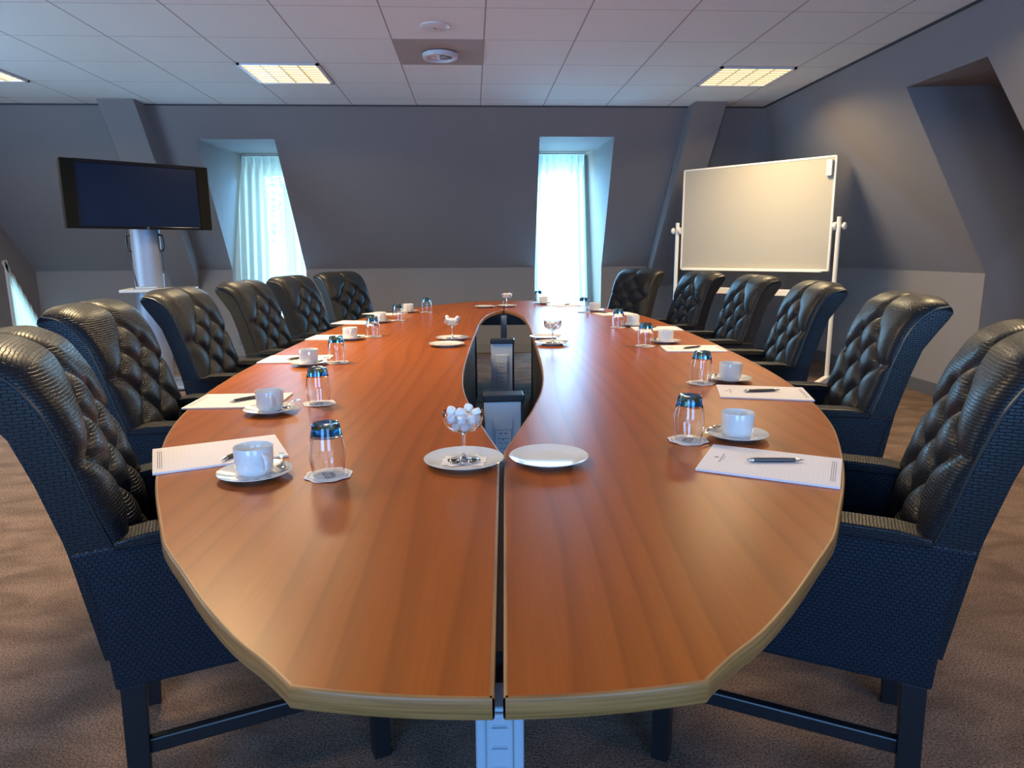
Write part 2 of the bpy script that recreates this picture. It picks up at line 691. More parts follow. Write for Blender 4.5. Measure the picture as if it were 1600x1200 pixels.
# left wall: upright, with a window cut under the roof line
bm = BM()
def lw(y, z):
    return (XL, y, z)
def quad(bm, *p):
    return bm.faces.new([bm.verts.new(v) for v in p])
quad(bm, lw(YF, 0), lw(2.7, 0), lw(2.7, ZC), lw(YF, ZC))
quad(bm, lw(2.7, 2.2), lw(4.5, 2.2), lw(4.5, ZC), lw(2.7, ZC))
quad(bm, lw(2.7, 0), lw(4.5, 0), lw(4.5, 0.5), lw(2.7, 0.5))
quad(bm, lw(4.5, 0), lw(7.88, 0), lw(7.88, ZC), lw(4.5, ZC))
quad(bm, lw(7.88, 1.17), lw(8.40, 0.36), lw(8.46, 0.36), lw(8.46, ZC), lw(7.88, ZC))
quad(bm, lw(7.88, 0), lw(8.46, 0), lw(8.46, 0.12), lw(7.88, 0.12))
quad(bm, lw(8.40, 0.12), lw(8.46, 0.12), lw(8.46, 0.36), lw(8.40, 0.36))
tag(build('wall_left', bm, M_wall, smooth=False), kind='structure')

bm = BM()
def fw(x, z):
    return (x, YF, z)
for x0, x1 in ((XL, -2.35), (-0.65, 0.75), (2.45, 4.0)):
    quad(bm, fw(x0, 0), fw(x1, 0), fw(x1, ZC), fw(x0, ZC))
for x0, x1 in ((-2.35, -0.65), (0.75, 2.45)):
    quad(bm, fw(x0, 0), fw(x1, 0), fw(x1, 0.4), fw(x0, 0.4))
    quad(bm, fw(x0, 2.3), fw(x1, 2.3), fw(x1, ZC), fw(x0, ZC))
tag(build('wall_front', bm, M_wall, smooth=False), kind='structure')

# slanted structural casings that follow the roof slope
def casing(name, xt0, xt1, xb0, xb1):
    bm = BM()
    off = 0.235
    prof = [(YC - off, ZC), (YK - off, ZK), (YK + 0.02, ZK - (off + .02) * 1.0245), (YK + 0.02, ZK), (YC + 0.02, ZC)]
    k = [(xt0, xt1), (xb0, xb1), (xb0 - .02, xb1 - .02), (xb0, xb1), (xt0, xt1)]
    a = [bm.verts.new((k[i][0], y, z)) for i, (y, z) in enumerate(prof)]
    b = [bm.verts.new((k[i][1], y, z)) for i, (y, z) in enumerate(prof)]
    bm.faces.new(a)
    bm.faces.new(b[::-1])
    for i in range(5):
        j = (i + 1) % 5
        bm.faces.new((a[i], b[i], b[j], a[j]))
    return tag(build(name, bm, M_wall, smooth=False), kind='structure')


casing('trim_1', -3.32, -3.00, -3.52, -3.22)
casing('trim_2', 2.105, 2.405, 2.14, 2.44)

# dark shadow-gap trim round the ceiling
bm = BM()
bx(bm, XL, XC, YC - 0.018, YC + 0.01, ZC - 0.010, ZC + 0.01)
tag(build('trim_3', bm, simple('dark_edge_trim', (0.05, 0.05, 0.055), 0.6), smooth=False), kind='structure')
bm = BM()
bx(bm, XC - 0.018, XC + 0.01, YF, YC, ZC - 0.010, ZC + 0.01)
tag(build('trim_4', bm, bpy.data.materials['dark_edge_trim'], smooth=False), kind='structure')

bm = BM()
bx(bm, XL, XK, YK - 0.015, YK, 0, 0.11)
tag(build('baseboard_back', bm, M_baseb, smooth=False), kind='structure')
bm = BM()
bx(bm, XK - 0.015, XK, 5.04, YK, 0, 0.11)
bx(bm, XK - 0.015, XK, YF, 4.09, 0, 0.11)
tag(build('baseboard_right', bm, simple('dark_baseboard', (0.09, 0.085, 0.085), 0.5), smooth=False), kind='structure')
bm = BM()
bx(bm, XL, XL + 0.015, YF, 7.85, 0, 0.11)
tag(build('baseboard_left', bm, M_baseb, smooth=False), kind='structure')


# windows: frame > mullions, pane
def window(name, x0, x1, z0, z1, y):
    r = empty(name, ((x0 + x1) / 2, y, z0))
    tag(r, kind='structure')
    cx = (x0 + x1) / 2
    bm = BM()
    w = 0.045
    X0, X1, H = x0 - cx, x1 - cx, z1 - z0
    bx(bm, X0, X0 + w, -.03, .03, 0, H)
    bx(bm, X1 - w, X1, -.03, .03, 0, H)
    bx(bm, X0, X1, -.03, .03, 0, w)
    bx(bm, X0, X1, -.03, .03, H - w, H)
    build('window_frame', bm, M_frame, r, smooth=False, bevel=0.004)
    bm = BM()
    bx(bm, X0 + w, X1 - w, -.004, .004, w, H - w)
    build('window_pane', bm, M_pane, r, smooth=False)
    return r


window('window_1', H1[0], H1[1], H1[2], H1[3], YW + 0.03)
window('window_2', H2[0], H2[1], H2[2], H2[3], YW + 0.03)

# left window under the roof line: slanted frame strip, sheer cloth
w3 = tag(empty('window_3', (XL, 8.14, 0.12)), kind='structure')
bm = BM()
poly = [(7.88, 0.14), (8.40, 0.14), (8.40, 0.36), (7.88, 1.17)]
for i in range(4):
    a = Vector(poly[i]); b = Vector(poly[(i + 1) % 4])
    d = (b - a).normalized(); nn = Vector((-d.y, d.x)) * 0.045
    p4 = [a, b, b + nn, a + nn]
    prism(bm, p4, lambda p, dd: (dd, p[0] - 8.14, p[1] - 0.12), -0.03, 0.012)
build('window_frame', bm, M_frame, w3, smooth=False)
bm = BM()
prism(bm, [(7.9, 0.16), (8.38, 0.16), (8.38, 0.34), (7.9, 1.12)], lambda p, dd: (dd, p[0] - 8.14, p[1] - 0.12), -0.02, -0.014)
build('window_pane', bm, M_pane, w3, smooth=False)


# curtains: pleated sheers
def curtain(name, x0t, x1t, x0b, x1b, y, z0, z1, npl, label, seed):
    rnd = random.Random(seed)
    nx, nz = npl * 12, 26
    ph = [rnd.uniform(-.5, .5) for _ in range(npl + 2)]
    bm = BM()
    vs = []
    for j in range(nz + 1):
        v = j / nz
        z = z1 + (z0 - z1) * v
        row = []
        for i in range(nx + 1):
            u = i / nx
            x = (x0t + (x1t - x0t) * u) * (1 - v) + (x0b + (x1b - x0b) * u) * v
            k = u * npl
            amp = 0.018 + 0.012 * v
            if v < 0.06:
                yy = 0.012 * (abs(sin(pi * k)) ** 0.5) * 2 - 0.012
            else:
                yy = amp * sin(2 * pi * (k + 0.12 * ph[int(k)] * v)) + 0.35 * amp * sin(2 * pi * k * 0.5 + ph[int(k)] + v)
            row.append(bm.verts.new((x, y - yy, z)))
        vs.append(row)
    for j in range(nz):
        for i in range(nx):
            bm.faces.new((vs[j][i], vs[j][i + 1], vs[j + 1][i + 1], vs[j + 1][i]))
    bm.normal_update()
    r = empty(name, (0, 0, 0))
    o = build('cloth', bm, M_curtain, r, autosmooth=80)
    bm = BM()
    for q in range(npl):
        u = (q + 0.5) / npl
        x = x0t + (x1t - x0t) * u
        w = (x1t - x0t) / npl * 0.36
        for s in (-1, 0, 1):
            tube(bm, [(x + s * w * .55, y - 0.020, z1 - 0.005), (x + s * w * .45, y - 0.022, z1 - 0.05), (x + s * w * .1, y - 0.02, z1 - 0.095)], [w * .3, w * .28, w * .12], 6)
    build('pinch_pleat', bm, M_curtain, r)
    bm = BM()
    bx(bm, x0t - .02, x1t + .02, y - .012, y + .012, z1, z1 + .018)
    build('curtain_rail', bm, M_frame, r, smooth=False)
    tag(r, label, 'curtain', 'sheer curtains in the far wall')


curtain('curtain', -2.72, -1.93, -2.83, -1.99, 8.525, 0.14, 2.335, 9, 'sheer white curtain in the left window of the far wall, green light behind it', 3)
curtain('curtain', 0.70, 1.36, 0.77, 1.44, 8.525, 0.14, 2.360, 8, 'sheer white curtain in the right window of the far wall, blown out by daylight', 5)
bm = BM()
nn_ = 40
vs = []
for j in range(13):
    row = []
    for i in range(nn_ + 1):
        yy = 7.89 + 0.50 * i / nn_
        zt = 1.14 - (yy - 7.88) * 1.56
        z = 0.14 + (zt - 0.14) * j / 12
        row.append(bm.verts.new((XL + 0.03 + 0.008 * sin(i * 1.1), yy, max(z, 0.14))))
    vs.append(row)
for j in range(12):
    for i in range(nn_):
        bm.faces.new((vs[j][i], vs[j][i + 1], vs[j + 1][i + 1], vs[j + 1][i]))
tag(build('curtain', bm, M_curtain), 'sheer cloth in the slanted window low on the left wall', 'curtain')

# a leafy tree standing outside the left far window
tr = empty('garden_tree', (-3.2, 12.4, -0.02))
bm = BM()
tube(bm, [(0, 0, 0), (0.05, 0, 1.2), (0.0, 0.05, 2.4)], [0.12, 0.09, 0.05], 10)
build('trunk', bm, M_bark, tr)
bm = BM()
rnd = random.Random(4)
for k in range(2600):
    a = rnd.uniform(0, 2 * pi); cphi = rnd.uniform(-1, 1); rr = rnd.uniform(0.5, 1) ** .5
    p = Vector((cos(a) * sqrt(1 - cphi * cphi) * 1.1, sin(a) * sqrt(1 - cphi * cphi) * 0.9, cphi * 1.25)) * rr + Vector((0, 0, 2.6))
    M = Matrix.Translation(p) @ Matrix.Rotation(rnd.uniform(0, 6.28), 4, 'Z') @ Matrix.Rotation(rnd.uniform(-1, 1), 4, 'X')
    vsl = [bm.verts.new(M @ Vector(v)) for v in ((-.05, 0, 0), (0, -.025, 0.006), (.05, 0, 0), (0, .025, .006))]
    bm.faces.new(vsl)
build('foliage', bm, M_leaf, tr, smooth=False)
tag(tr, 'leafy green tree seen faintly through the left sheer curtain', 'tree')


# ------------------------------------------------------------------ ceiling fittings
LIGHT_K = 24


def troffer(x0, y0, label, power, visible=True):
    r = empty('ceiling_light', (x0 + .3, y0 + .3, ZC))
    bm = BM()
    w = 0.022
    for a in ((-.296, -.296 + w, -.296, .296), (.296 - w, .296, -.296, .296), (-.296, .296, -.296, -.296 + w), (-.296, .296, .296 - w, .296)):
        bx(bm, a[0], a[1], a[2], a[3], -0.012, -0.0005)
    build('light_frame', bm, M_whitepl, r, smooth=False)
    bm = BM()
    bx(bm, -.275, .275, -.275, .275, -0.004, -0.0015)
    build('diffuser', bm, M_lit, r, smooth=False)
    bm = BM()
    for k in range(1, 4):
        x = -.275 + .55 * k / 4
        bx(bm, x - .004, x + .004, -.275, .275, -0.011, -0.004)
    for k in range(1, 8):
        y = -.275 + .55 * k / 8
        bx(bm, -.275, .275, y - .003, y + .003, -0.010, -0.004)
    build('louvre', bm, M_louvre, r, smooth=False)
    tag(r, label, 'ceiling light', 'square fluorescent ceiling lights')
    area('tube_light', (x0 + .3, y0 + .3, ZC - 0.03), (x0 + .3, y0 + .3, 0), .52, .52, power, (1.0, 0.74, 0.40), 2.75)


troffer(-1.70, 5.44, 'square lit ceiling light in line with the left far window', 36)
troffer(1.90, 5.44, 'square lit ceiling light above the whiteboard side of the room', 48)
troffer(-4.10, 5.44, 'square lit ceiling light cut off by the left edge of the view', 30)
troffer(-1.70, 3.04, 'square ceiling light above the left side of the near table, out of view', 68)
troffer(1.90, 3.04, 'square ceiling light above the right side of the near table, out of view', 44)
troffer(-4.10, 3.04, 'square ceiling light over the left carpet strip, out of view', 28)
troffer(-1.70, 0.04, 'square ceiling light behind the viewer to the left', 12)
troffer(1.90, 0.04, 'square ceiling light behind the viewer to the right', 12)

bm = BM()
lathe(bm, [(0, -.016), (.078, -.016), (.088, -.011), (.09, -.001)], 40)
sp = tag(build('ceiling_speaker', bm, M_whitepl), 'round flat white disc speaker in the ceiling tile nearer the viewer', 'speaker')
sp.location = (-0.205, 4.56, ZC)
bm = BM()
lathe(bm, [(0, -.0195), (.005, -.0195), (.005, -.0165)], 12)
build('centre_screw', bm, M_inkdark, sp)

v = empty('ceiling_vent', (-0.20, 5.14, ZC))
bm = BM()
bx(bm, -.298, .298, -.298, .298, -.006, -.0005)
build('vent_panel', bm, M_beigetile, v, smooth=False)
bm = BM()
lathe(bm, [(.105, -.006), (.125, -.014), (.120, -.040), (.098, -.042), (.090, -.020), (.088, -.006)], 40)
build('vent_ring', bm, M_whitepl, v)
bm = BM()
lathe(bm, [(0, -.010), (.089, -.010), (.089, -.007), (0, -.007)], 32)
build('vent_opening', bm, M_inkdark, v)
for k in range(10):
    a = 2 * pi * k / 10
    bm = BM()
    M = Matrix.Rotation(a, 4, 'Z') @ Matrix.Translation((.050, 0, -.026)) @ Matrix.Rotation(radians(38), 4, 'X')
    bx(bm, -.04, .04, -.011, .011, -.001, .001, 0, M)
    build('vent_blade', bm, M_whitepl, v, smooth=False)
tag(v, 'round white swirl air vent in a beige ceiling panel', 'vent')

# ------------------------------------------------------------------ table
TA = math.atan(0.046)
TO = (0.020, 0.658)
TL = 6.10


def tw(u, w):
    return (TO[0] + u * cos(TA) + w * sin(TA), TO[1] - u * sin(TA) + w * cos(TA))


OUT = [(0.024, .229), (.072, .275), (.122, .329), (.205, .401), (.308, .480), (.408, .555), (.52, .618), (.662, .695), (.79, .757), (.94, .822), (1.10, .884), (1.25, .930), (1.41, .969), (1.65, 1.015), (1.90, 1.046), (2.12, 1.064), (2.5, 1.080), (2.8, 1.087), (3.05, 1.088)]
OUT = OUT + [(TL - w, u) for w, u in OUT[:-1][::-1]]
HOLE = [(.925, 0.0070), (1.0, .022), (1.10, .043), (1.21, .063), (1.32, .084), (1.42, .101), (1.55, .121), (1.66, .135), (1.80, .147), (1.95, .156), (2.15, .163), (2.4, .167), (2.8, .169), (3.2, .169), (3.7, .167), (3.95, .163), (4.2, .153), (4.45, .135), (4.65, .108), (4.82, .070), (4.93, .036), (5.0, .0052)]


def interp(tab, w):
    if w <= tab[0][0]:
        return tab[0][1]
    if w >= tab[-1][0]:
        return tab[-1][1]
    for i in range(len(tab) - 1):
        if tab[i][0] <= w <= tab[i + 1][0]:
            # catmull-rom through neighbours for a fair curve
            p0 = tab[max(i - 1, 0)]; p1 = tab[i]; p2 = tab[i + 1]; p3 = tab[min(i + 2, len(tab) - 1)]
            t = (w - p1[0]) / (p2[0] - p1[0])
            m1 = (p2[1] - p0[1]) / (p2[0] - p0[0]) * (p2[0] - p1[0])
            m2 = (p3[1] - p1[1]) / (p3[0] - p1[0]) * (p2[0] - p1[0])
            return (2 * t ** 3 - 3 * t ** 2 + 1) * p1[1] + (t ** 3 - 2 * t ** 2 + t) * m1 + (-2 * t ** 3 + 3 * t ** 2) * p2[1] + (t ** 3 - t ** 2) * m2


def inner(w):
    return max(0.0070, interp(HOLE, w)) if HOLE[0][0] < w < HOLE[-1][0] else 0.0070


def endw(u):
    return 0.024 * (u / .229) ** 2


TOPZ, THK = 0.75, 0.026
table = empty('conference_table', (TO[0], TO[1], 0), -TA)
SE1, SE2 = 2.10, 4.02
NAMES = {(-1, 0): 'near left', (-1, 1): 'middle left', (-1, 2): 'far left', (1, 0): 'near right', (1, 1): 'middle right', (1, 2): 'far right'}
for side in (-1, 1):
    for seg, (wa, wb) in enumerate(((0, SE1), (SE1, SE2), (SE2, TL))):
        ga = 0.0007 if seg > 0 else 0
        gb = 0.0007 if seg < 2 else 0
        ws = []
        w = wa + ga
        n = 44
        if seg == 0:
            ws = [0.024 + (wb - gb - 0.024) * (i / n) ** 1.5 for i in range(n + 1)]
        elif seg == 2:
            ws = [TL - 0.024 - (TL - 0.024 - wa - ga) * (i / n) ** 1.5 for i in range(n + 1)][::-1]
        else:
            ws = [wa + ga + (wb - gb - wa - ga) * i / n for i in range(n + 1)]
        extra = [h[0] for h in HOLE if ws[0] < h[0] < ws[-1]] + [o[0] for o in OUT if ws[0] < o[0] < ws[-1]]
        ws = sorted(set([round(x, 4) for x in ws + extra]))
        NU = 8
        rows = []
        if seg == 0:
            rows.append([(side * (0.0070 + (.229 - .0052) * i / NU), endw(0.0070 + (.229 - .0052) * i / NU)) for i in range(NU + 1)])
            ws = ws[1:]
        for w in ws:
            if seg == 2 and w > TL - 0.0241:
                break
            a, b = inner(w), interp(OUT, w)
            rows.append([(side * (a + (b - a) * i / NU), w) for i in range(NU + 1)])
        if seg == 2:
            rows.append([(side * (0.0070 + (.229 - .0052) * i / NU), TL - endw(0.0070 + (.229 - .0052) * i / NU)) for i in range(NU + 1)])
        bm = BM()
        top = [[bm.verts.new((u, w, TOPZ)) for u, w in r] for r in rows]
        bot = [[bm.verts.new((u, w, TOPZ - THK)) for u, w in r] for r in rows]
        nr = len(rows)
        for j in range(nr - 1):
            for i in range(NU):
                bm.faces.new((top[j][i], top[j][i + 1], top[j + 1][i + 1], top[j + 1][i]))
                bm.faces.new((bot[j][i], bot[j + 1][i], bot[j + 1][i + 1], bot[j][i + 1]))
        for j in range(nr - 1):
            bm.faces.new((top[j][0], top[j + 1][0], bot[j + 1][0], bot[j][0]))
            bm.faces.new((top[j][NU], bot[j][NU], bot[j + 1][NU], top[j + 1][NU]))
        for i in range(NU):
            bm.faces.new((top[0][i], bot[0][i], bot[0][i + 1], top[0][i + 1]))
            bm.faces.new((top[-1][i], top[-1][i + 1], bot[-1][i + 1], bot[-1][i]))
        tp = build('tabletop', bm, M_wood, table, autosmooth=30)
        tp['label'] = 'cherry wood worktop segment, ' + NAMES[(side, seg)]
        # edge band: walk the boundary
        loop = [rows[j][NU] for j in range(nr)]
        loop_in = [rows[j][0] for j in range(nr)]
        path = list(loop)
        if seg == 0:
            path = [rows[0][i] for i in range(NU)] + path
        if seg == 2:
            path = path + [rows[-1][i] for i in range(NU - 1, -1, -1)]
        bm = BM()

        def band(path, sgn):
            secs = []
            m = len(path)
            for k, (u, w) in enumerate(path):
                a = Vector(path[max(k - 1, 0)]); b = Vector(path[min(k + 1, m - 1)]); c = Vector((u, w))
                t1 = (c - a) if k > 0 else (b - c)
                t2 = (b - c) if k < m - 1 else (c - a)
                t1 = t1.normalized(); t2 = t2.normalized()
                n1 = Vector((t1.y, -t1.x)); n2 = Vector((t2.y, -t2.x))
                nn = (n1 + n2).normalized() * sgn
                nn = nn / max(0.5, nn.dot(n1 * sgn))
                prof = [(-0.0030, 0.0003), (0.0002, 0.0003), (0.0017, -0.0006), (0.0024, -0.0026), (0.0024, -THK + .002), (0.0010, -THK - .0003), (-0.0030, -THK - .0003)]
                secs.append([bm.verts.new((u + nn.x * o, w + nn.y * o, TOPZ + z)) for o, z in prof])
            for a, b in zip(secs, secs[1:]):
                for i in range(len(a) - 1):
                    bm.faces.new((a[i], a[i + 1], b[i + 1], b[i]))
        band(path, side)
        band(loop_in, -side)
        build('edge_band', bm, M_edge, tp, autosmooth=50)

for side in (-1, 1):
    for wq in (SE1, SE2):
        bm = BM()
        ua, ub = sorted((side * (inner(wq) + .003), side * (interp(OUT, wq) - .003)))
        bx(bm, ua, ub, wq - .0006, wq + .0006, TOPZ - .006, TOPZ - .0001)
        build('joint_strip', bm, M_edge, table, smooth=False)
for side in (-1, 1):
    bm = BM()
    bx(bm, side * .215 - .015, side * .215 + .015, 2.72, 4.08, 0.0, TOPZ - THK - .001)
    build('leg_panel', bm, M_ribbon, table, smooth=False, bevel=0.003)
    bm = BM()
    bx(bm, side * .45 - .20, side * .45 + .20, 2.60, 2.64, 0.0, TOPZ - THK - .001)
    build('leg_panel', bm, M_ribbon, table, smooth=False, bevel=0.003)
    bm = BM()
    bx(bm, side * .36 - .13, side * .36 + .13, 5.05, 5.09, 0.0, TOPZ - THK - .001)
    build('leg_panel', bm, M_ribbon, table, smooth=False, bevel=0.003)
bm = BM()
bx(bm, -.30, .30, 5.02, 5.06, TOPZ - THK - .10, TOPZ - THK - .001)
build('crossbar', bm, M_blackp, table, smooth=False)
for q0, q1 in ((.13, .93), (4.99, 6.0)):  # dark panels added below the centre slit to shade it black
    bm = BM()
    bx(bm, -.05, .05, q0, q1, TOPZ - THK - .06, TOPZ - THK - .001)
    build('gap_dark_panel', bm, M_blackp, table, smooth=False)
tag(table, 'long boat-shaped cherry wood conference table split down the middle with a pointed oval opening', 'table')


def socket_post(w, width, cap, label, socks, rot=0.0, u=0.0):
    x, y = tw(u, w)
    r = empty('power_post', (x, y, 0), -TA + rot)
    h = 0.718 if cap else 0.708
    M_post = M_post_lit if cap else M_post1
    b = width / 2
    bm = BM()
    bx(bm, -b, b, 0.0, 0.05, 0, h - (0.012 if cap else 0))
    build('post_body', bm, M_post, r, smooth=False, bevel=0.003)
    if cap:
        bm = BM()
        bx(bm, b + .0005, b + .010, 0.004, 0.075, 0, h - .012)
        build('side_strip', bm, M_blackp, r, smooth=False)
        bm = BM()
        bx(bm, -b - .004, b + .012, -.008, .075, h - .012, h + .012)
        build('post_cap', bm, M_blackp, r, smooth=False, bevel=0.004)
    iw = width * .55
    bm = BM()
    bx(bm, -iw / 2, iw / 2, -.006, -.0003, 0.02, h - (.075 if cap else .004))
    pl = build('face_plate', bm, M_post, r, smooth=False, bevel=0.005)
    if socks == 'slots':
        for k in range(24):
            z = h - .022 - k * .027
            if z < .03:
                break
            bm = BM()
            bx(bm, -iw * .28, iw * .28, -.0064, -.006, z + .0022, z + .0050, 1)
            bx(bm, -iw * .28, iw * .28, -.0085, -.006, z, z + .0022)
            build('vent_slot', bm, [M_post, M_postdk], pl, smooth=False, bevel=0.001)
    else:
        for k in range(socks):
            z = h - .145 - k * .088
            bm = BM()
            bx(bm, -.030, .030, -.0085, -.006, z - .034, z + .034)
            s = build('socket', bm, M_postdk, pl, smooth=False, bevel=0.003)
            bm = BM()
            bx(bm, -.028, .028, -.0100, -.0085, z - .032, z + .032)
            for sx in (-1, 1):
                bx(bm, sx * .009 - .005, sx * .009 + .005, -.0108, -.0100, z + .020, z + .023, 1)
                bx(bm, sx * .012 - .007, sx * .012 + .007, -.0108, -.0100, z + .002, z + .0035, 1)
                bx(bm, sx * .010 - .006, sx * .010 + .006, -.0108, -.0100, z - .014, z - .0125, 1)
            lathe(bm, [(0, -.001), (.0028, -.001), (.0028, 0)], 10, 1, M=Matrix.Translation((0, -.0100, z)) @ Matrix.Rotation(-pi / 2, 4, 'X'))
            o = build('socket_face', bm, [M_post, M_inkdark], pl, smooth=False)
    tag(r, label, 'power post', 'power posts under the table centre')
    return r


socket_post(0.040, 0.056, False, 'slim pale post with slots under the near end of the table', 'slots')
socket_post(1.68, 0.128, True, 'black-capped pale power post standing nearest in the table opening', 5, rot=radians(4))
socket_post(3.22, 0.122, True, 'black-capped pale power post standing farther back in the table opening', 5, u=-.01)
socket_post(4.93, 0.050, False, 'slim blue-lit post at the far tip of the table opening', 'slots')

# ------------------------------------------------------------------ chair
FRONT = [(-.235, .42), (-.25, .55), (-.263, .655), (-.288, .73), (-.318, .84), (-.349, .93), (-.388, 1.000), (-.428, 1.036), (-.472, 1.050)]
REAR = [(-.481, 1.041), (-.485, 1.024), (-.473, .998), (-.450, .960), (-.405, .89), (-.375, .80), (-.343, .68), (-.338, .655)]
HW = 0.26


def resample(P, n):
    L = [0]
    for a, b in zip(P, P[1:]):
        L.append(L[-1] + hypot(b[0] - a[0], b[1] - a[1]))
    out = []
    for i in range(n + 1):
        s = L[-1] * i / n
        k = max(j for j in range(len(L)) if L[j] <= s + 1e-9)
        k = min(k, len(P) - 2)
        t = (s - L[k]) / (L[k + 1] - L[k])
        out.append((P[k][0] + (P[k + 1][0] - P[k][0]) * t, P[k][1] + (P[k + 1][1] - P[k][1]) * t))
    # relax the corners
    for _ in range(3):
        out = [out[0]] + [((out[i - 1][0] + out[i][0] * 2 + out[i + 1][0]) / 4, (out[i - 1][1] + out[i][1] * 2 + out[i + 1][1]) / 4) for i in range(1, len(out) - 1)] + [out[-1]]
    return out, L[-1]


NV, NUu = 84, 64
PF, PLEN = resample(FRONT, NV)
SX = .36


def t_of(z):
    j = min(range(NV + 1), key=lambda q: abs(PF[q][1] - z))
    return j / NV


ROWZ = [.905, .822, .738, .656, .573, .490]
BT = []
for q, z_ in enumerate(ROWZ):
    BT += [(u_, t_of(z_)) for u_ in ((-SX, SX) if q % 2 == 0 else (0, -2 * SX, 2 * SX))]
DT = t_of(.822) - t_of(.738)
TOPJ = (0, t_of(.980))


def sg(a, b):
    return ((a[0] * HW, a[1] * PLEN), (b[0] * HW, b[1] * PLEN))


CREASE = []
for i, a in enumerate(BT):
    for b in BT[i + 1:]:
        if abs(abs(a[0] - b[0]) - SX) < .01 and 0.02 < abs(a[1] - b[1]) < DT * 1.35:
            CREASE.append((sg(a, b), 1.0))
CREASE.append((sg(TOPJ, (0, 1.02)), 0.75))
for s in (-1, 1):
    CREASE.append((sg(TOPJ, (s * SX, t_of(.905))), 1.0))
    CREASE.append((sg((s * 2 * SX, t_of(.822)), (s * 1.0, t_of(.828))), .9))


def dseg(p, ab):
    (ax, ay), (bx_, by) = ab
    dx, dy = bx_ - ax, by - ay
    t = max(0, min(1, ((p[0] - ax) * dx + (p[1] - ay) * dy) / (dx * dx + dy * dy)))
    return hypot(p[0] - ax - dx * t, p[1] - ay - dy * t)


def puff(s, t):
    p = (s * HW, t * PLEN)
    g = 1.0
    for ab, k in CREASE:
        d = dseg(p, ab)
        if d < .11:
            g *= 1 - k * exp(-((d + .0006) / .0145) ** 1.05)
    h = 0.018 + 0.025 * g
    for b in BT:
        d = hypot(p[0] - b[0] * HW, p[1] - b[1] * PLEN)
        h -= 0.011 * exp(-(d / .013) ** 2)
    e = 1 - abs(s) ** 7
    e2 = 1.0
    if t > .84:
        e2 = 0.30 + 0.70 * (1 - ((t - .84) / .16) ** 1.6)
    return h * (0.02 + 0.98 * max(e, 0) ** .5) * e2


def s_nodes():
    # denser samples toward the sides
    out = []
    for i in range(NUu + 1):
        a = -1 + 2 * i / NUu
        out.append(a if abs(a) < .8 else (1 if a > 0 else -1) * (.8 + .2 * sin((abs(a) - .8) / .2 * pi / 2)))
    return out


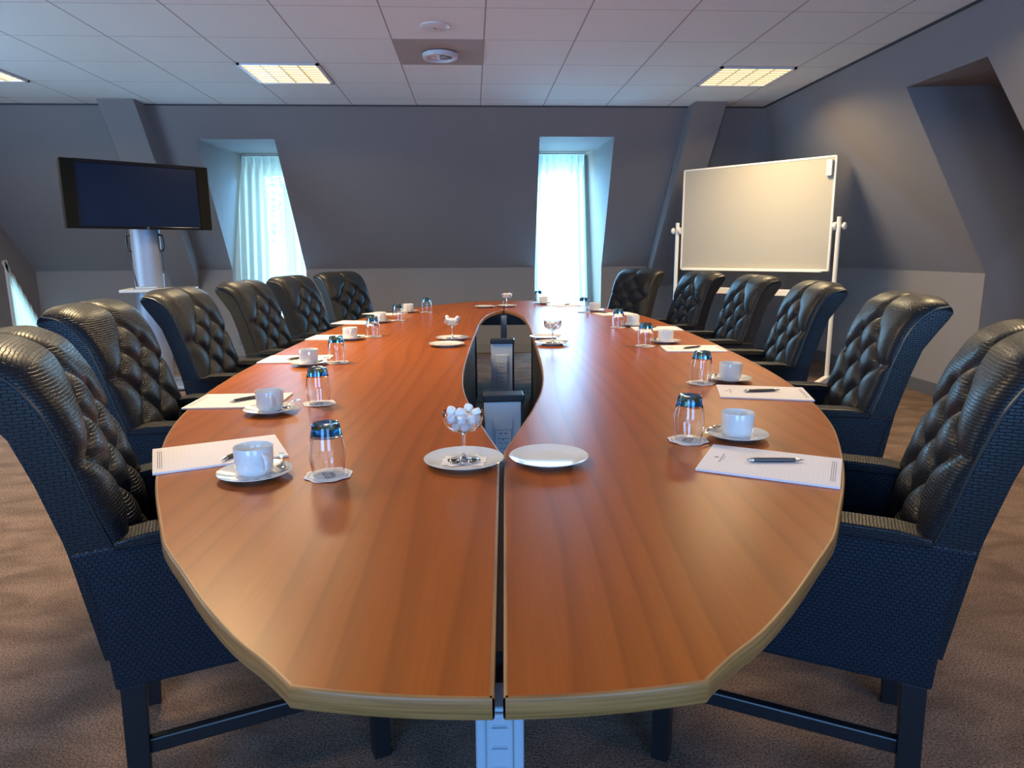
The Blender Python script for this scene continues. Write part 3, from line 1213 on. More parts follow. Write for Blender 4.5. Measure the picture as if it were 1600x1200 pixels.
def make_chair():
    r = empty('tufted_armchair', (0, 0, 0))
    # --- backrest, one closed body with a buttoned front
    bm = BM()
    SN = s_nodes()
    front = []
    for j in range(NV + 1):
        a = PF[max(j - 1, 0)]; b = PF[min(j + 1, NV)]
        tx, tz = b[0] - a[0], b[1] - a[1]
        L = hypot(tx, tz)
        nx, nz = tz / L, -tx / L
        if nx < 0 and j < NV - 12:
            nx, nz = -nx, -nz
        t = j / NV
        row = []
        for s in SN:
            h = puff(s, t)
            # the corners of the head are rounded down a little
            drop = 0.016 * (abs(s) ** 5) * max(0, (t - .8) / .2)
            row.append(bm.verts.new((PF[j][0] + nx * h, s * HW, PF[j][1] + nz * h - drop)))
        front.append(row)
    rear = []
    for (x, z) in REAR:
        rear.append([bm.verts.new((x, s * HW, z - 0.014 * (abs(s) ** 5) * max(0, (z - .95) / .09))) for s in SN])
    bot = [bm.verts.new((-.30, s * HW, .42)) for s in SN]
    rows = front + rear + [bot]
    for a, b in zip(rows, rows[1:]):
        for i in range(NUu):
            bm.faces.new((a[i], a[i + 1], b[i + 1], b[i]))
    for i in range(NUu):
        bm.faces.new((bot[i], bot[i + 1], front[0][i + 1], front[0][i]))
    for k in (0, NUu):
        ring = [rw[k] for rw in rows]
        # stitch the side as a strip between front and rear lines
        fr = [rw[k] for rw in front]
        re = ([rw[k] for rw in rear] + [bot[k]])[::-1]
        i = j = 0
        while i < len(fr) - 1 or j < len(re) - 1:
            if j >= len(re) - 1 or (i < len(fr) - 1 and fr[i + 1].co.z <= re[j + 1].co.z):
                bm.faces.new((fr[i], fr[i + 1], re[j]))
                i += 1
            else:
                bm.faces.new((fr[i], re[j + 1], re[j]))
                j += 1
    back = build('backrest', bm, M_leather, r, uv=True, autosmooth=60)
    for b in BT[:10]:
        t = b[1]
        j = int(round(t * NV))
        x, z = PF[j]
        a = PF[j - 1]; c = PF[j + 1]
        tx, tz = c[0] - a[0], c[1] - a[1]
        L = hypot(tx, tz)
        nx, nz = tz / L, -tx / L
        h = puff(b[0], t)
        bm = BM()
        M = Matrix.Translation((x + nx * h, b[0] * HW, z + nz * h)) @ Vector((nx, 0, nz)).to_track_quat('Z', 'Y').to_matrix().to_4x4()
        lathe(bm, [(.0085, -.004), (.0085, .001), (.006, .004), (0, .0052)], 12, M=M)
        build('button', bm, M_piping, back)
    for s in (-1, 1):
        bm = BM()
        pts = [(x + 0.001, s * (HW + .0012), z - (0.016 * max(0, (j / NV - .8) / .2))) for j, (x, z) in enumerate(PF) if j > NV * .34]
        tube(bm, pts, .0035, 6)
        build('piping', bm, M_piping, back)
    # --- arms and shell
    AZ = .672
    for s in (-1, 1):
        bm = BM()
        poly = [(-.289, .350), (-.300, .52), (-.316, .605), (-.340, .656), (-.266, .660), (-.20, AZ - .004), (.25, AZ), (.275, .655), (.278, .352)]
        prism(bm, poly, lambda p, d: (p[0], d, p[1]), s * .264, s * .198)
        build('arm_panel', bm, M_weave, r, uv=True, bevel=0.007, seg=3)
        bm = BM()
        poly = [(-.262, .650), (-.262, .668), (-.20, AZ + .006), (.25, AZ + .008), (.277, AZ - .004), (.279, .650)]
        prism(bm, poly, lambda p, d: (p[0], d, p[1]), s * .268, s * .194)
        build('armrest', bm, M_leather, r, uv=True, bevel=0.005, seg=3)
    bm = BM()
    prism(bm, [(-.289, .350), (-.300, .52), (-.316, .605), (-.338, .656), (-.28, .656), (-.24, .5), (-.23, .35)], lambda p, d: (p[0], d, p[1]), -.200, .200)
    build('rear_panel', bm, M_weave, r, uv=True, bevel=0.004)
    bm = BM()
    bx(bm, -.235, .272, -.1985, .1985, .350, .425)
    build('seat_base', bm, M_weave, r, uv=True, bevel=0.006)
    bm = BM()
    bx(bm, -.232, .285, -.1975, .1975, .426, .500)
    build('seat', bm, M_leather, r, uv=True, bevel=0.022, seg=4)
    for sx in (-1, 1):
        for sy in (-1, 1):
            bm = BM()
            x0 = -.258 if sx < 0 else .250
            y0 = sy * .236
            t, b = .0235, .020
            vs = []
            for z, q in ((0, b), (.352, t)):
                vs.append([bm.verts.new((x0 + dx * q - (0.012 if sx < 0 and z == 0 else 0), y0 + dy * q, z)) for dx, dy in ((-1, -1), (1, -1), (1, 1), (-1, 1))])
            for k in range(4):
                bm.faces.new((vs[0][k], vs[0][(k + 1) % 4], vs[1][(k + 1) % 4], vs[1][k]))
            bm.faces.new(vs[0][::-1])
            bm.faces.new(vs[1])
            build('leg', bm, M_black, r, smooth=False, bevel=0.002)
    for sy in (-1, 1):
        bm = BM()
        bx(bm, -.243, .232, sy * .236 - .011, sy * .236 + .011, .178, .213)
        build('stretcher', bm, M_black, r, smooth=False, bevel=0.004)
    return r


CH = [('L', -.568, 1.640, 22.0), ('L', -.880, 2.480, 6.5), ('L', -.990, 3.400, 1.0), ('L', -.950, 4.200, -5.0), ('L', -.900, 5.020, -11.0), ('L', -.780, 5.860, -28.0),
      ('R', .775, 1.549, 151.5), ('R', 1.163, 2.530, 165.7), ('R', 1.330, 3.490, 170.3), ('R', 1.400, 4.380, 178.0), ('R', 1.360, 5.240, 187.0), ('R', 1.130, 5.980, 207.0)]
ORD = ['nearest the viewer', 'second from the viewer', 'third from the viewer', 'fourth from the viewer', 'fifth from the viewer', 'farthest from the viewer']
chair0 = make_chair()
for i, (sd, x, y, a) in enumerate(CH):
    o = chair0 if i == 0 else copy_tree(chair0)
    o.location = (x, y, 0)
    o.rotation_euler = (0, 0, radians(a))
    k = i % 6
    tag(o, 'black buttoned leather armchair, %s side of the table, %s' % ('left' if sd == 'L' else 'right', ORD[k]), 'armchair', 'black tufted armchairs around the table')

# ------------------------------------------------------------------ place settings
TZ = TOPZ + 0.0004


def make_saucer():
    bm = BM()
    lathe(bm, [(0, .003), (.022, .003), (.024, 0), (.030, 0), (.032, .003), (.055, .007), (.0765, .0140), (.0775, .0152), (.0765, .0160), (.056, .0098), (.034, .0062), (.030, .0052), (0, .0052)], 56)
    return build('saucer', bm, M_porc, autosmooth=50)


def make_cup():
    r = empty('coffee_cup')
    bm = BM()
    lathe(bm, [(0, .002), (.026, .002), (.027, 0), (.030, 0), (.032, .003), (.0375, .009), (.0392, .018), (.0398, .040), (.0405, .0612), (.0400, .0622), (.0388, .0612), (.0375, .040), (.0370, .018), (.034, .008), (0, .006)], 56)
    build('cup_body', bm, M_porc, r, autosmooth=50)
    bm = BM()
    pts = []
    for k in range(15):
        a = radians(112 - 224 * k / 14)
        pts.append((.0405 + .018 * cos(a) ** 1 if cos(a) > 0 else .0405 + .010 * cos(a), 0, .0325 + .0195 * sin(a)))
    rings = []
    for k, p in enumerate(pts):
        a = Vector(pts[max(k - 1, 0)]); b = Vector(pts[min(k + 1, 14)])
        t = (b - a).normalized(); u = Vector((0, 1, 0)); w = t.cross(u)
        rings.append([bm.verts.new(Vector(p) + u * cos(q * pi / 4) * .0052 + w * sin(q * pi / 4) * .0026) for q in range(8)])
    for a, b in zip(rings, rings[1:]):
        for q in range(8):
            bm.faces.new((a[q], a[(q + 1) % 8], b[(q + 1) % 8], b[q]))
    bm.faces.new(rings[0]); bm.faces.new(rings[-1])
    build('cup_handle', bm, M_porc, r, autosmooth=60)
    return r


def make_doily():
    bm = BM()
    n = 60
    z = [0, .0006]
    for zz in z:
        pass
    top = [bm.verts.new((.0425 * (1 + .018 * sin(12 * 2 * pi * i / n)) * cos(2 * pi * i / n), .0425 * (1 + .018 * sin(12 * 2 * pi * i / n)) * sin(2 * pi * i / n), .0022)) for i in range(n)]
    mid = [bm.verts.new((.031 * cos(2 * pi * i / n), .031 * sin(2 * pi * i / n), .0006)) for i in range(n)]
    low = [bm.verts.new((.031 * cos(2 * pi * i / n), .031 * sin(2 * pi * i / n), 0)) for i in range(n)]
    for i in range(n):
        j = (i + 1) % n
        bm.faces.new((top[i], top[j], mid[j], mid[i]))
        bm.faces.new((mid[i], mid[j], low[j], low[i]))
    bm.faces.new(mid); bm.faces.new(low[::-1])
    o = build('paper_doily', bm, M_paper)
    return o


def make_spoon():
    r = empty('teaspoon')
    bm = BM()
    # bowl: shallow ellipsoid shell with thickness
    n = 20
    rings = []
    for lvl, (rr, z) in enumerate(((1.0, .0), (.86, -.0022), (.55, -.0042), (.0, -.005))):
        if rr == 0:
            rings.append([bm.verts.new((0, 0, z))])
        else:
            rings.append([bm.verts.new((.0165 * rr * cos(2 * pi * i / n), .0108 * rr * sin(2 * pi * i / n), z)) for i in range(n)])
    for a, b in zip(rings, rings[1:]):
        for i in range(n):
            j = (i + 1) % n
            if len(b) == 1:
                bm.faces.new((a[i], a[j], b[0]))
            else:
                bm.faces.new((a[i], a[j], b[j], b[i]))
    geom = bmesh.ops.solidify(bm, geom=bm.faces[:], thickness=-0.0009)
    build('spoon_bowl', bm, M_steel, r, autosmooth=60)
    bm = BM()
    rg = []
    for k in range(13):
        t = k / 12
        x = .0155 + .085 * t
        z = .0005 + .006 * sin(pi * min(t * 1.4, 1)) + .001
        w = .0022 + .0028 * t ** 2
        h = .0009
        rg.append([bm.verts.new((x, sy * w, z + sz * h)) for sy, sz in ((-1, -1), (1, -1), (1, 1), (-1, 1))])
    for a, b in zip(rg, rg[1:]):
        for q in range(4):
            bm.faces.new((a[q], a[(q + 1) % 4], b[(q + 1) % 4], b[q]))
    bm.faces.new(rg[0]); bm.faces.new(rg[-1])
    build('spoon_handle', bm, M_steel, r, autosmooth=50)
    return r


def make_tumbler():
    r = empty('tumbler')
    bm = BM()
    # upside down: rim at the bottom, blue base on top
    outp = [(.0330, .0005), (.0352, .018), (.0378, .036), (.0384, .050), (.0372, .066), (.0345, .084), (.0330, .0900)]
    inp = [(.0318, .0850), (.0326, .081), (.0354, .066), (.0367, .050), (.0361, .036), (.0336, .018), (.0315, .0005)]
    lathe(bm, [(0.0, .0900)] + outp[::-1] + inp[::-1] + [(0.0, .0840)], 48)
    build('glass_body', bm, M_glass, r, autosmooth=70)
    bm = BM()
    lathe(bm, [(0, .0903), (.0330, .0903), (.0314, .098), (.0300, .106), (.0288, .112), (.0268, .1146), (.0225, .1140), (.012, .1105), (0, .1095)], 48)
    build('glass_base', bm, M_blue, r, autosmooth=50)
    return r


def make_coaster():
    bm = BM()
    n = 96
    R = []
    for i in range(n):
        a = 2 * pi * i / n
        R.append(.0495 * (1 + .045 * cos(8 * a)))
    def ring(f, z):
        return [bm.verts.new((R[i] * f * cos(2 * pi * i / n), R[i] * f * sin(2 * pi * i / n), z + .0010 * f ** 4 * (1 + sin(3 * 2 * pi * i / n + 1)))) for i in range(n)]
    a = ring(1, .0012); b = ring(1, .0004); c = ring(.86, .0012); d = ring(.82, .0012); e = ring(.5, .0012)
    g = ring(.86, 0)
    for p, q, m in ((a, c, 0), (c, d, 1), (d, e, 0), (a, b, 0), (b, g, 0)):
        for i in range(n):
            j = (i + 1) % n
            bm.faces.new((p[i], p[j], q[j], q[i])).material_index = m
    bm.faces.new(e)
    bm.faces.new(g)
    o = build('paper_coaster', bm, [M_paper, M_ink], smooth=False)
    # engraved building picture in the middle: a plain house block with a roof, windows and ground line
    bm = BM()
    z0, z1 = .0013, .0016
    bx(bm, -.0165, .0165, -.009, .006, z0, z1)
    prism(bm, [(-.0185, .006), (.0185, .006), (.012, .013), (-.012, .013)], lambda p, dd: (p[0], p[1], dd), z0, z1)
    bx(bm, -.020, .020, -.0105, -.0092, z0, z1)
    bx(bm, -.0205, -.0175, -.009, .001, z0, z1)
    bx(bm, .0175, .0215, -.009, .003, z0, z1)
    for k in range(6):
        bx(bm, -.0145 + k * .0052, -.0125 + k * .0052, -.002, .003, z1, z1 + .0002, 1)
        bx(bm, -.0145 + k * .0052, -.0125 + k * .0052, -.0075, -.004, z1, z1 + .0002, 1)
    d = build('coaster_picture', bm, [M_ink, M_paper], o, smooth=False)
    return o


PW, PD, PT = .285, .212, .0045     # pad: along the sitter's view, across, thick


def pad_paper():
    m, nt, p = new_mat('ruled_paper')
    tc = N(nt, 'ShaderNodeTexCoord')
    sep = N(nt, 'ShaderNodeSeparateXYZ')
    nt.links.new(tc.outputs['Object'], sep.inputs[0])
    a = N(nt, 'ShaderNodeMath', operation='ADD')
    a.inputs[1].default_value = 10.0
    nt.links.new(sep.outputs[0], a.inputs[0])
    b = N(nt, 'ShaderNodeMath', operation='MODULO')
    b.inputs[1].default_value = .009
    nt.links.new(a.outputs[0], b.inputs[0])
    c = N(nt, 'ShaderNodeMath', operation='LESS_THAN')
    c.inputs[1].default_value = .0007
    nt.links.new(b.outputs[0], c.inputs[0])
    mx = N(nt, 'ShaderNodeMixRGB')
    mx.inputs[1].default_value = (.82, .78, .79, 1)
    mx.inputs[2].default_value = (.74, .71, .73, 1)
    nt.links.new(c.outputs[0], mx.inputs[0])
    nt.links.new(mx.outputs[0], p.inputs['Base Color'])
    p.inputs['Roughness'].default_value = .8
    p.inputs['Specular IOR Level'].default_value = .2
    return m


M_ruled = pad_paper()


def make_pad():
    r = empty('notepad')
    bm = BM()
    bx(bm, -PW / 2, PW / 2, -PD / 2, PD / 2, 0, PT)
    build('paper_block', bm, M_ruled, r, smooth=False)
    bm = BM()
    z0, z1 = PT + .0001, PT + .0003
    x = PW / 2 - .028
    # small crest and a line of tiny lettering below it
    bx(bm, x - .003, x + .004, -.003, .003, z0, z1)
    bx(bm, x + .004, x + .007, -.0015, .0015, z0, z1)
    rnd = random.Random(2)
    y = -.034
    while y < .034:
        w = rnd.uniform(.0015, .0032)
        if abs(y) > 0.0 :
            bx(bm, x - .0115, x - .0090, y, y + w, z0, z1, 1)
        y += w + rnd.uniform(.001, .0022)
    y = -.014
    while y < .014:
        w = rnd.uniform(.001, .002)
        bx(bm, x - .0160, x - .0148, y, y + w, z0, z1, 1)
        y += w + .0012
    build('crest_print', bm, [M_inkdark, M_ink], r, smooth=False)
    bm = BM()
    for li in range(3):
        y = -.075
        while y < .075:
            w = rnd.uniform(.001, .0035)
            bx(bm, -PW / 2 + .010 + li * .004, -PW / 2 + .0115 + li * .004, y, y + w, z0, z1)
            y += w + rnd.uniform(.0008, .0022)
    build('footer_print', bm, M_ink, r, smooth=False)
    return r


def make_pen():
    r = empty('ballpoint_pen')
    Rm = Matrix.Rotation(pi / 2, 4, 'Y')
    T = Matrix.Translation((0, 0, .0055))
    bm = BM()
    lathe(bm, [(0, -.046), (.0046, -.046), (.0054, -.02), (.0054, .02), (.0048, .046), (0, .046)], 18, M=T @ Rm)
    build('barrel', bm, M_pen, r)
    bm = BM()
    lathe(bm, [(.0046, .046), (.0042, .052), (.0014, .063), (.0007, .066), (0, .066)], 16, M=T @ Rm)
    build('pen_tip', bm, M_steel, r)
    bm = BM()
    lathe(bm, [(0, -.060), (.0026, -.060), (.0030, -.054), (.0048, -.052), (.0048, -.0462), (0, -.0462)], 16, M=T @ Rm)
    build('push_button', bm, M_steel, r)
    bm = BM()
    tube(bm, [(-.049, .0056, .0065), (-.046, .0085, .0072), (-.030, .0090, .0075), (-.012, .0070, .0070), (-.008, .0060, .0068)], .0014, 6)
    build('pen_clip', bm, M_steel, r)
    return r


P0 = {'saucer': make_saucer(), 'cup': make_cup(), 'doily': make_doily(), 'spoon': make_spoon(), 'tumbler': make_tumbler(), 'coaster': make_coaster(), 'pad': make_pad(), 'pen': make_pen()}
USED = set()


def put(kind, x, y, z, rz, label, cat, group):
    if kind in USED:
        o = copy_tree(P0[kind])
    else:
        o = P0[kind]
        USED.add(kind)
    o.location = (x, y, z)
    o.rotation_euler = (0, 0, rz)
    return tag(o, label, cat, group)


# side, saucer, glass, pad centre, pad heading (towards the table middle), pen centre, pen heading
SET = [
    ('L', (-.473, 1.434), (-.317, 1.430), (-.612, 1.614), 24, (-.553, 1.590), 247),
    ('L', (-.614, 2.045), (-.494, 2.157), (-.760, 2.215), 0, (-.735, 2.215), 228),
    ('L', (-.706, 2.940), (-.596, 2.988), (-.800, 3.098), -2, (-.785, 3.085), 228),
    ('L', (-.680, 3.800), (-.574, 3.932), (-.778, 3.900), -5, (-.745, 3.880), 225),
    ('L', (-.640, 4.740), (-.530, 4.860), (-.800, 4.740), -12, (-.700, 4.780), 225),
    ('L', (-.518, 5.516), (-.371, 5.517), (-.690, 5.420), -28, (-.640, 5.450), 205),
    ('R', (.664, 1.652), (.534, 1.640), (.652, 1.424), 150.5, (.664, 1.432), -4),
    ('R', (.932, 2.412), (.814, 2.382), (.960, 2.190), 164, (.955, 2.190), 3),
    ('R', (.992, 3.477), (.858, 3.370), (1.062, 3.246), 174, (1.055, 3.240), 28),
    ('R', (1.013, 4.300), (.903, 4.235), (1.117, 4.130), 176, (1.080, 4.140), 32),
    ('R', (.964, 5.420), (.862, 5.340), (1.075, 5.150), 190, (.990, 5.230), -55),
    ('R', (.640, 6.250), (.600, 6.330), (.815, 6.040), 212, (.830, 6.060), 60),
]
for i, (sd, sa, gl, pc, ph, pn, pna) in enumerate(SET):
    k = i % 6
    where = '%s setting on the %s side' % (['nearest', 'second', 'third', 'fourth', 'fifth', 'farthest'][k], 'left' if sd == 'L' else 'right')
    hd = radians(ph)
    f = (cos(hd), sin(hd)); rt = (sin(hd), -cos(hd))
    put('saucer', sa[0], sa[1], TZ, 0, 'round white saucer under the cup, ' + where, 'saucer', 'saucers around the table')
    put('doily', sa[0], sa[1], TZ + .0055, 0, 'round white paper doily under the cup, ' + where, 'doily', 'paper doilies on the saucers')
    ha = atan2(rt[1] + .35 * f[1], rt[0] + .35 * f[0])
    put('cup', sa[0], sa[1], TZ + .0064, ha, 'white porcelain coffee cup with handle, ' + where, 'cup', 'coffee cups around the table')
    # the spoon lies on the saucer, on the table-middle side of the cup
    sx, sy = sa[0] + f[0] * .053 + rt[0] * .018, sa[1] + f[1] * .053 + rt[1] * .018
    put('spoon', sx, sy, TZ + .0205, atan2(-rt[1] + .15 * f[1], -rt[0] + .15 * f[0]), 'small steel teaspoon lying on the saucer, ' + where, 'spoon', 'teaspoons on the saucers')
    put('coaster', gl[0], gl[1], TZ, hd - pi / 2, 'scalloped white paper coaster with a grey picture, ' + where, 'coaster', 'paper coasters under the glasses')
    put('tumbler', gl[0], gl[1], TZ + .0023, 0, 'upturned clear tumbler with blue glass base, ' + where, 'glass', 'upturned blue-based tumblers')
    put('pad', pc[0], pc[1], TZ, hd, 'white ruled notepad with a small crest, ' + where, 'notepad', 'notepads around the table')
    put('pen', pn[0], pn[1], TZ + PT + .0003, radians(pna), 'grey ballpoint pen lying on the notepad, ' + where, 'pen', 'ballpoint pens on the notepads')


# ------------------------------------------------------------------ plates, coupes and mints
def plate():
    bm = BM()
    lathe(bm, [(0, .002), (.044, .002), (.046, 0), (.052, 0), (.054, .003), (.074, .0085), (.089, .0130), (.0905, .0142), (.0895, .0150), (.073, .0108), (.062, .0066), (.058, .0058), (0, .0056)], 64)
    return build('plate', bm, M_porc, autosmooth=50)


def coupe():
    r = empty('coupe_glass')
    bm = BM()
    lathe(bm, [(.044, .1130), (.0450, .1135), (.0458, .1125), (.0455, .100), (.0425, .085), (.034, .074), (.018, .0675), (.006, .0650), (.0045, .060)] , 48)
    # inner skin
    lathe(bm, [(.044, .1130), (.0440, .100), (.0410, .086), (.033, .0755), (.017, .0690), (0, .0680)], 48)
    bmesh.ops.remove_doubles(bm, verts=bm.verts[:], dist=1e-5)
    lathe(bm, [(.0045, .060), (.0038, .045), (.0038, .020), (.0050, .010), (.010, .0045), (.024, .0020), (.0365, .0014), (.037, .0008), (.036, 0), (0, 0)], 40)
    bmesh.ops.remove_doubles(bm, verts=bm.verts[:], dist=1e-5)
    build('glass_bowl_and_stem', bm, M_glass, r, autosmooth=60)
    return r


def napkin():
    bm = BM()
    for k, (rz, w) in enumerate(((0, .048), (radians(28), .044))):
        M = Matrix.Translation((0, 0, .0003 + k * .0009)) @ Matrix.Rotation(rz, 4, 'Z')
        n = 8
        g = [[bm.verts.new(M @ Vector((-w + 2 * w * i / n, (-w + 2 * w * j / n) * .72, .0002 * sin(i * 2.3 + j)))) for i in range(n + 1)] for j in range(n + 1)]
        for j in range(n):
            for i in range(n):
                bm.faces.new((g[j][i], g[j][i + 1], g[j + 1][i + 1], g[j + 1][i]))
    return build('napkin', bm, M_paper)


def mint():
    bm = BM()
    r, h = .0098, .0165
    lathe(bm, [(0, -h / 2), (r * .7, -h / 2), (r * .95, -h / 2 + .0018), (r * 1.04, 0), (r * .95, h / 2 - .0018), (r * .7, h / 2), (0, h / 2)], 18)
    return build('mint', bm, M_mint)


PL0, CP0, NK0, MT0 = plate(), coupe(), napkin(), mint()
first = {'p': True, 'c': True, 'n': True, 'm': True}


def use(key, proto):
    if first[key]:
        first[key] = False
        return proto
    return copy_tree(proto)


PLT = [
    ((-.027, 1.493), 'white plate with napkin and mint glass, nearest and left of the table gap', True),
    ((.166, 1.497), 'empty white plate nearest and right of the table gap', False),
    ((-.117, 3.745), 'white plate under the mint glass left of the opening', True),
    ((-.140, 3.490), 'empty white plate in front of the mint glass left of the opening', False),
    ((.398, 3.740), 'empty white plate just behind the glass right of the opening', False),
    ((.405, 3.490), 'white plate under the glass right of the opening', True),
    ((.292, 5.985), 'white plate under the glass beyond the far tip of the opening', True),
    ((.100, 5.930), 'empty white plate left of the farthest glass', False),
]
MINTS = {0: 15, 2: 13, 5: 9, 6: 9}
WH = {0: 'nearest mint glass', 2: 'mint glass left of the opening', 5: 'glass right of the opening', 6: 'farthest glass on the table'}
rnd = random.Random(11)
for i, ((x, y), lab, has) in enumerate(PLT):
    o = use('p', PL0)
    o.location = (x, y, TZ)
    tag(o, lab, 'plate', 'white plates along the table middle')
    if not has:
        continue
    o = use('n', NK0)
    o.location = (x, y, TZ + .0060)
    o.rotation_euler = (0, 0, radians(-8 + 25 * (i % 3)))
    tag(o, 'folded white paper napkin on the plate under the ' + WH[i], 'napkin', 'napkins on the plates')
    o = use('c', CP0)
    o.location = (x, y, TZ + .0078)
    tag(o, 'stemmed clear coupe glass holding mints: the ' + WH[i], 'coupe glass', 'coupe glasses of mints')
    zb = TZ + .0078
    lay = []
    n = MINTS[i]
    c = [(.0165 * cos(a), .0165 * sin(a), .0815) for a in [2 * pi * q / 4 + .3 for q in range(4)]]
    c += [(.0300 * cos(a), .0300 * sin(a), .0985) for a in [2 * pi * q / 7 + .1 for q in range(7)]]
    c += [(.008, .004, .1005), (-.012, -.004, .1000)]
    c += [(-.026, -.004, .1165), (.012, .010, .1185), (.030, -.012, .1140), (-.006, -.020, .1150)]
    sel = list(range(len(c))) if n == 15 else (list(range(13)) + [13, 15] if n == 13 else list(range(0, 4)) + [4, 6, 8, 9, 11])
    for q in sel:
        a = c[q]
        o = use('m', MT0)
        o.location = (x + a[0], y + a[1], zb + a[2])
        o.rotation_euler = (rnd.uniform(-.6, .6), rnd.uniform(-.6, .6), rnd.uniform(0, 6))
        tag(o, 'small white pillow-shaped mint in the ' + WH[i], 'mint', 'mints in the ' + WH[i])

# ------------------------------------------------------------------ television on a stand
tA = Vector((-3.285, 5.90)); tB = Vector((-2.395, 6.62))
tc2 = (tA + tB) / 2
tdir = (tB - tA).normalized()
trz = atan2(tdir.y, tdir.x)
TVW = (tB - tA).length
tv = empty('television', (tc2.x, tc2.y, 1.435), trz)
TVH = .555
bm = BM()
bx(bm, -TVW / 2, TVW / 2, 0, .085, 0, TVH)
build('tv_housing', bm, M_blackp, tv, smooth=False, bevel=0.006)
bm = BM()
bx(bm, -TVW / 2 + .105, TVW / 2 - .105, -.004, -.0003, .022, TVH - .03)
build('screen', bm, M_screen, tv, smooth=False)
bm = BM()
a0, a1 = -TVW / 2 + .095, TVW / 2 - .095
for q in ((a0, a1, 0.0, .020), (a0, a1, TVH - .028, TVH), (a0, a0 + .010, 0, TVH), (a1 - .010, a1, 0, TVH)):
    bx(bm, q[0], q[1], -.010, -.0003, q[2], q[3])
build('bezel', bm, M_blackgloss, tv, smooth=False, bevel=0.002)
M_spk = simple('speaker_grille_black', (0.009, 0.008, 0.006), 0.7, spec=0.08)
for s in (-1, 1):
    bm = BM()
    x0 = s * (TVW / 2 - .046)
    bx(bm, x0 - .046, x0 + .046, -.012, -.0003, .002, TVH - .002)
    build('side_speaker', bm, M_spk, tv, smooth=False, bevel=0.003)
bm = BM()
lathe(bm, [(0, 0), (.012, 0), (.012, .004), (0, .004)], 16, M=Matrix.Translation((.03, -.012, .010)) @ Matrix.Rotation(pi / 2, 4, 'X'))
build('power_button', bm, M_steel, tv)
tag(tv, 'wide black flat-screen television, switched off, on the silver column', 'television')

cx, cy = -2.93, 6.46
st = empty('tv_stand', (cx, cy, 0), trz * .35)
bm = BM()
lathe(bm, [(.122, .04), (.122, 1.47)], 40)
for v_ in bm.verts:
    v_.co.y *= .62
bmesh.ops.holes_fill(bm, edges=[e for e in bm.edges if e.is_boundary])
build('column', bm, M_alu, st, autosmooth=50)
bm = BM()
bx(bm, -.055, .055, .0, .10, 1.47, 1.75)
build('screen_bracket', bm, M_blackp, st, smooth=False)
bm = BM()
bx(bm, -.19, .38, -.30, .14, .895, .920)
build('shelf', bm, M_shelf, st, smooth=False, bevel=0.003)
bm = BM()
bx(bm, -.36, .36, -.28, .28, .012, .045)
build('base_plate', bm, M_alu, st, smooth=False, bevel=0.01)
bm = BM()
for sx in (-1, 1):
    for sy in (-1, 1):
        lathe(bm, [(0, 0), (.025, 0), (.025, .012), (0, .012)], 12, cx=sx * .3, cy=sy * .22)
build('foot_pads', bm, M_blackp, st)
for s in (-1, 1):
    bm = BM()
    tube(bm, [(s * .112, -.02, 1.395), (s * .142, -.02, 1.385), (s * .150, -.02, 1.35), (s * .150, -.02, 1.29), (s * .142, -.02, 1.255), (s * .112, -.02, 1.245)], .0085, 8)
    build('handle', bm, M_blackp, st)
bm = BM()
tube(bm, [(-.155, .03, 1.50), (-.150, .02, 1.35), (-.128, 0, 1.15), (-.100, -.06, .96), (-.095, -.06, .93)], .005, 8)
build('cable', bm, M_blackp, st)
bm = BM()
tube(bm, [(.09, -.06, 1.50), (.112, -.05, 1.33), (.126, -.03, 1.22), (.125, -.03, 1.05)], .004, 8)
build('cable', bm, M_blackp, st)
tag(st, 'silver column stand with a small shelf and black handles under the television', 'tv stand')

rc = empty('remote_control', (cx + .05, cy - .19, .9205), radians(18))
bm = BM()
bx(bm, -.085, .085, -.024, .024, 0, .020)
build('remote_body', bm, simple('pale_blue_grey_plastic', (.35, .42, .48), .35), rc, smooth=False, bevel=0.005)
bm = BM()
bx(bm, -.093, -.082, -.020, .020, .002, .018)
for k in range(5):
    bx(bm, -.06 + k * .022, -.05 + k * .022, -.012, .012, .0203, .0215)
build('remote_buttons', bm, M_blackp, rc, smooth=False)
tag(rc, 'small grey-blue remote control on the shelf of the television stand', 'remote control')

# ------------------------------------------------------------------ whiteboard on wheels
wA = Vector((2.13, 7.08)); wB = Vector((3.15, 5.93))
wc = (wA + wB) / 2
wd = (wB - wA).normalized()
WW = (wB - wA).length
wb = empty('mobile_whiteboard', (wc.x, wc.y, 0), atan2(wd.y, wd.x))
BW = WW - .045
Z0, Z1 = 1.03, 2.015
bm = BM()
bx(bm, -BW / 2 + .016, BW / 2 - .016, -.008, .010, Z0 + .016, Z1 - .016)
build('board_surface', bm, M_board, wb, smooth=False)
bm = BM()
for q in ((-BW / 2, BW / 2, Z0, Z0 + .018), (-BW / 2, BW / 2, Z1 - .018, Z1), (-BW / 2, -BW / 2 + .018, Z0, Z1), (BW / 2 - .018, BW / 2, Z0, Z1)):
    bx(bm, q[0], q[1], -.013, .013, q[2], q[3])
build('board_frame', bm, M_whitem, wb, smooth=False, bevel=0.003)
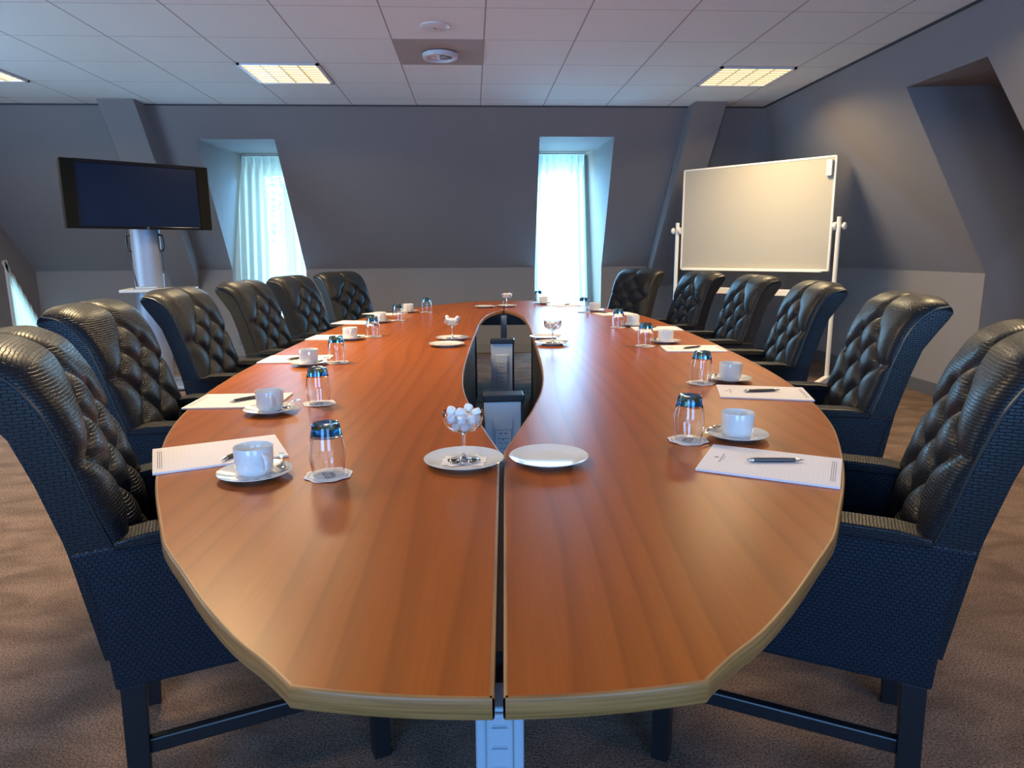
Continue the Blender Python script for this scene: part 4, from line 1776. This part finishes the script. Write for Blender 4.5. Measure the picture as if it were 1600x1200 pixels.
for s in (-1, 1):
    xx = s * (WW / 2 + .030)
    bm = BM()
    tube(bm, [(xx, 0, .085), (xx, 0, 1.50)], .019, 20)
    build('pole', bm, M_whitem, wb, autosmooth=50)
    bm = BM()
    Rm = Matrix.Translation((xx, 0, 1.42)) @ Matrix.Rotation(s * pi / 2, 4, 'Y')
    lathe(bm, [(0, .028), (.014, .028), (.016, .036), (.030, .040), (.032, .052), (.026, .060), (0, .062)], 20, M=Rm)
    build('clamp_knob', bm, M_whitem, wb)
    bm = BM()
    Rm = Matrix.Translation((xx, 0, 1.42)) @ Matrix.Rotation(-s * pi / 2, 4, 'Y')
    lathe(bm, [(0, .019), (.034, .019), (.036, .024), (.034, .044), (0, .044)], 20, M=Rm)
    build('swivel_plate', bm, M_whitem, wb)
    bm = BM()
    prism(bm, [(-.27, .045), (-.27, .072), (-.03, .10), (.03, .10), (.27, .072), (.27, .045)], lambda p, d: (d, p[0], p[1]), xx - .024, xx + .024)
    ft = build('foot', bm, M_whitem, wb, smooth=False, bevel=0.006)
    for e in (-1, 1):
        bm = BM()
        lathe(bm, [(0, -.011), (.020, -.011), (.0225, -.006), (.0225, .006), (.020, .011), (0, .011)], 18, M=Matrix.Translation((xx, e * .235, .0225)) @ Matrix.Rotation(pi / 2, 4, 'Y'))
        build('caster', bm, M_whitem, ft)
bm = BM()
bx(bm, -WW / 2 - .02, WW / 2 + .02, -.013, .013, .80, .86)
build('crossbar', bm, M_whitem, wb, smooth=False, bevel=0.004)
bm = BM()
bx(bm, -BW / 2 + .05, BW / 2 - .05, -.060, -.014, Z0 - .005, Z0 + .006)
build('pen_ledge', bm, M_whitem, wb, smooth=False)
tag(wb, 'white wheeled whiteboard with a wiped blank surface, standing at the right rear', 'whiteboard')
er = empty('board_eraser', (0, 0, 0), atan2(wd.y, wd.x))
er.location = wc.to_3d() + Vector((wd.x, wd.y, 0)) * (BW / 2 - .052) + Vector((wd.y, -wd.x, 0)) * .0085 + Vector((0, 0, 1.845))
bm = BM()
bx(bm, -.024, .024, -.034, -.010, 0, .135)
build('eraser_body', bm, M_whitem, er, smooth=False, bevel=0.004)
bm = BM()
bx(bm, -.023, .023, -.0098, 0, .002, .133)
build('felt', bm, simple('grey_felt', (.30, .32, .40), .9), er, smooth=False)
tag(er, 'white magnetic eraser stuck to the top right corner of the whiteboard', 'eraser')
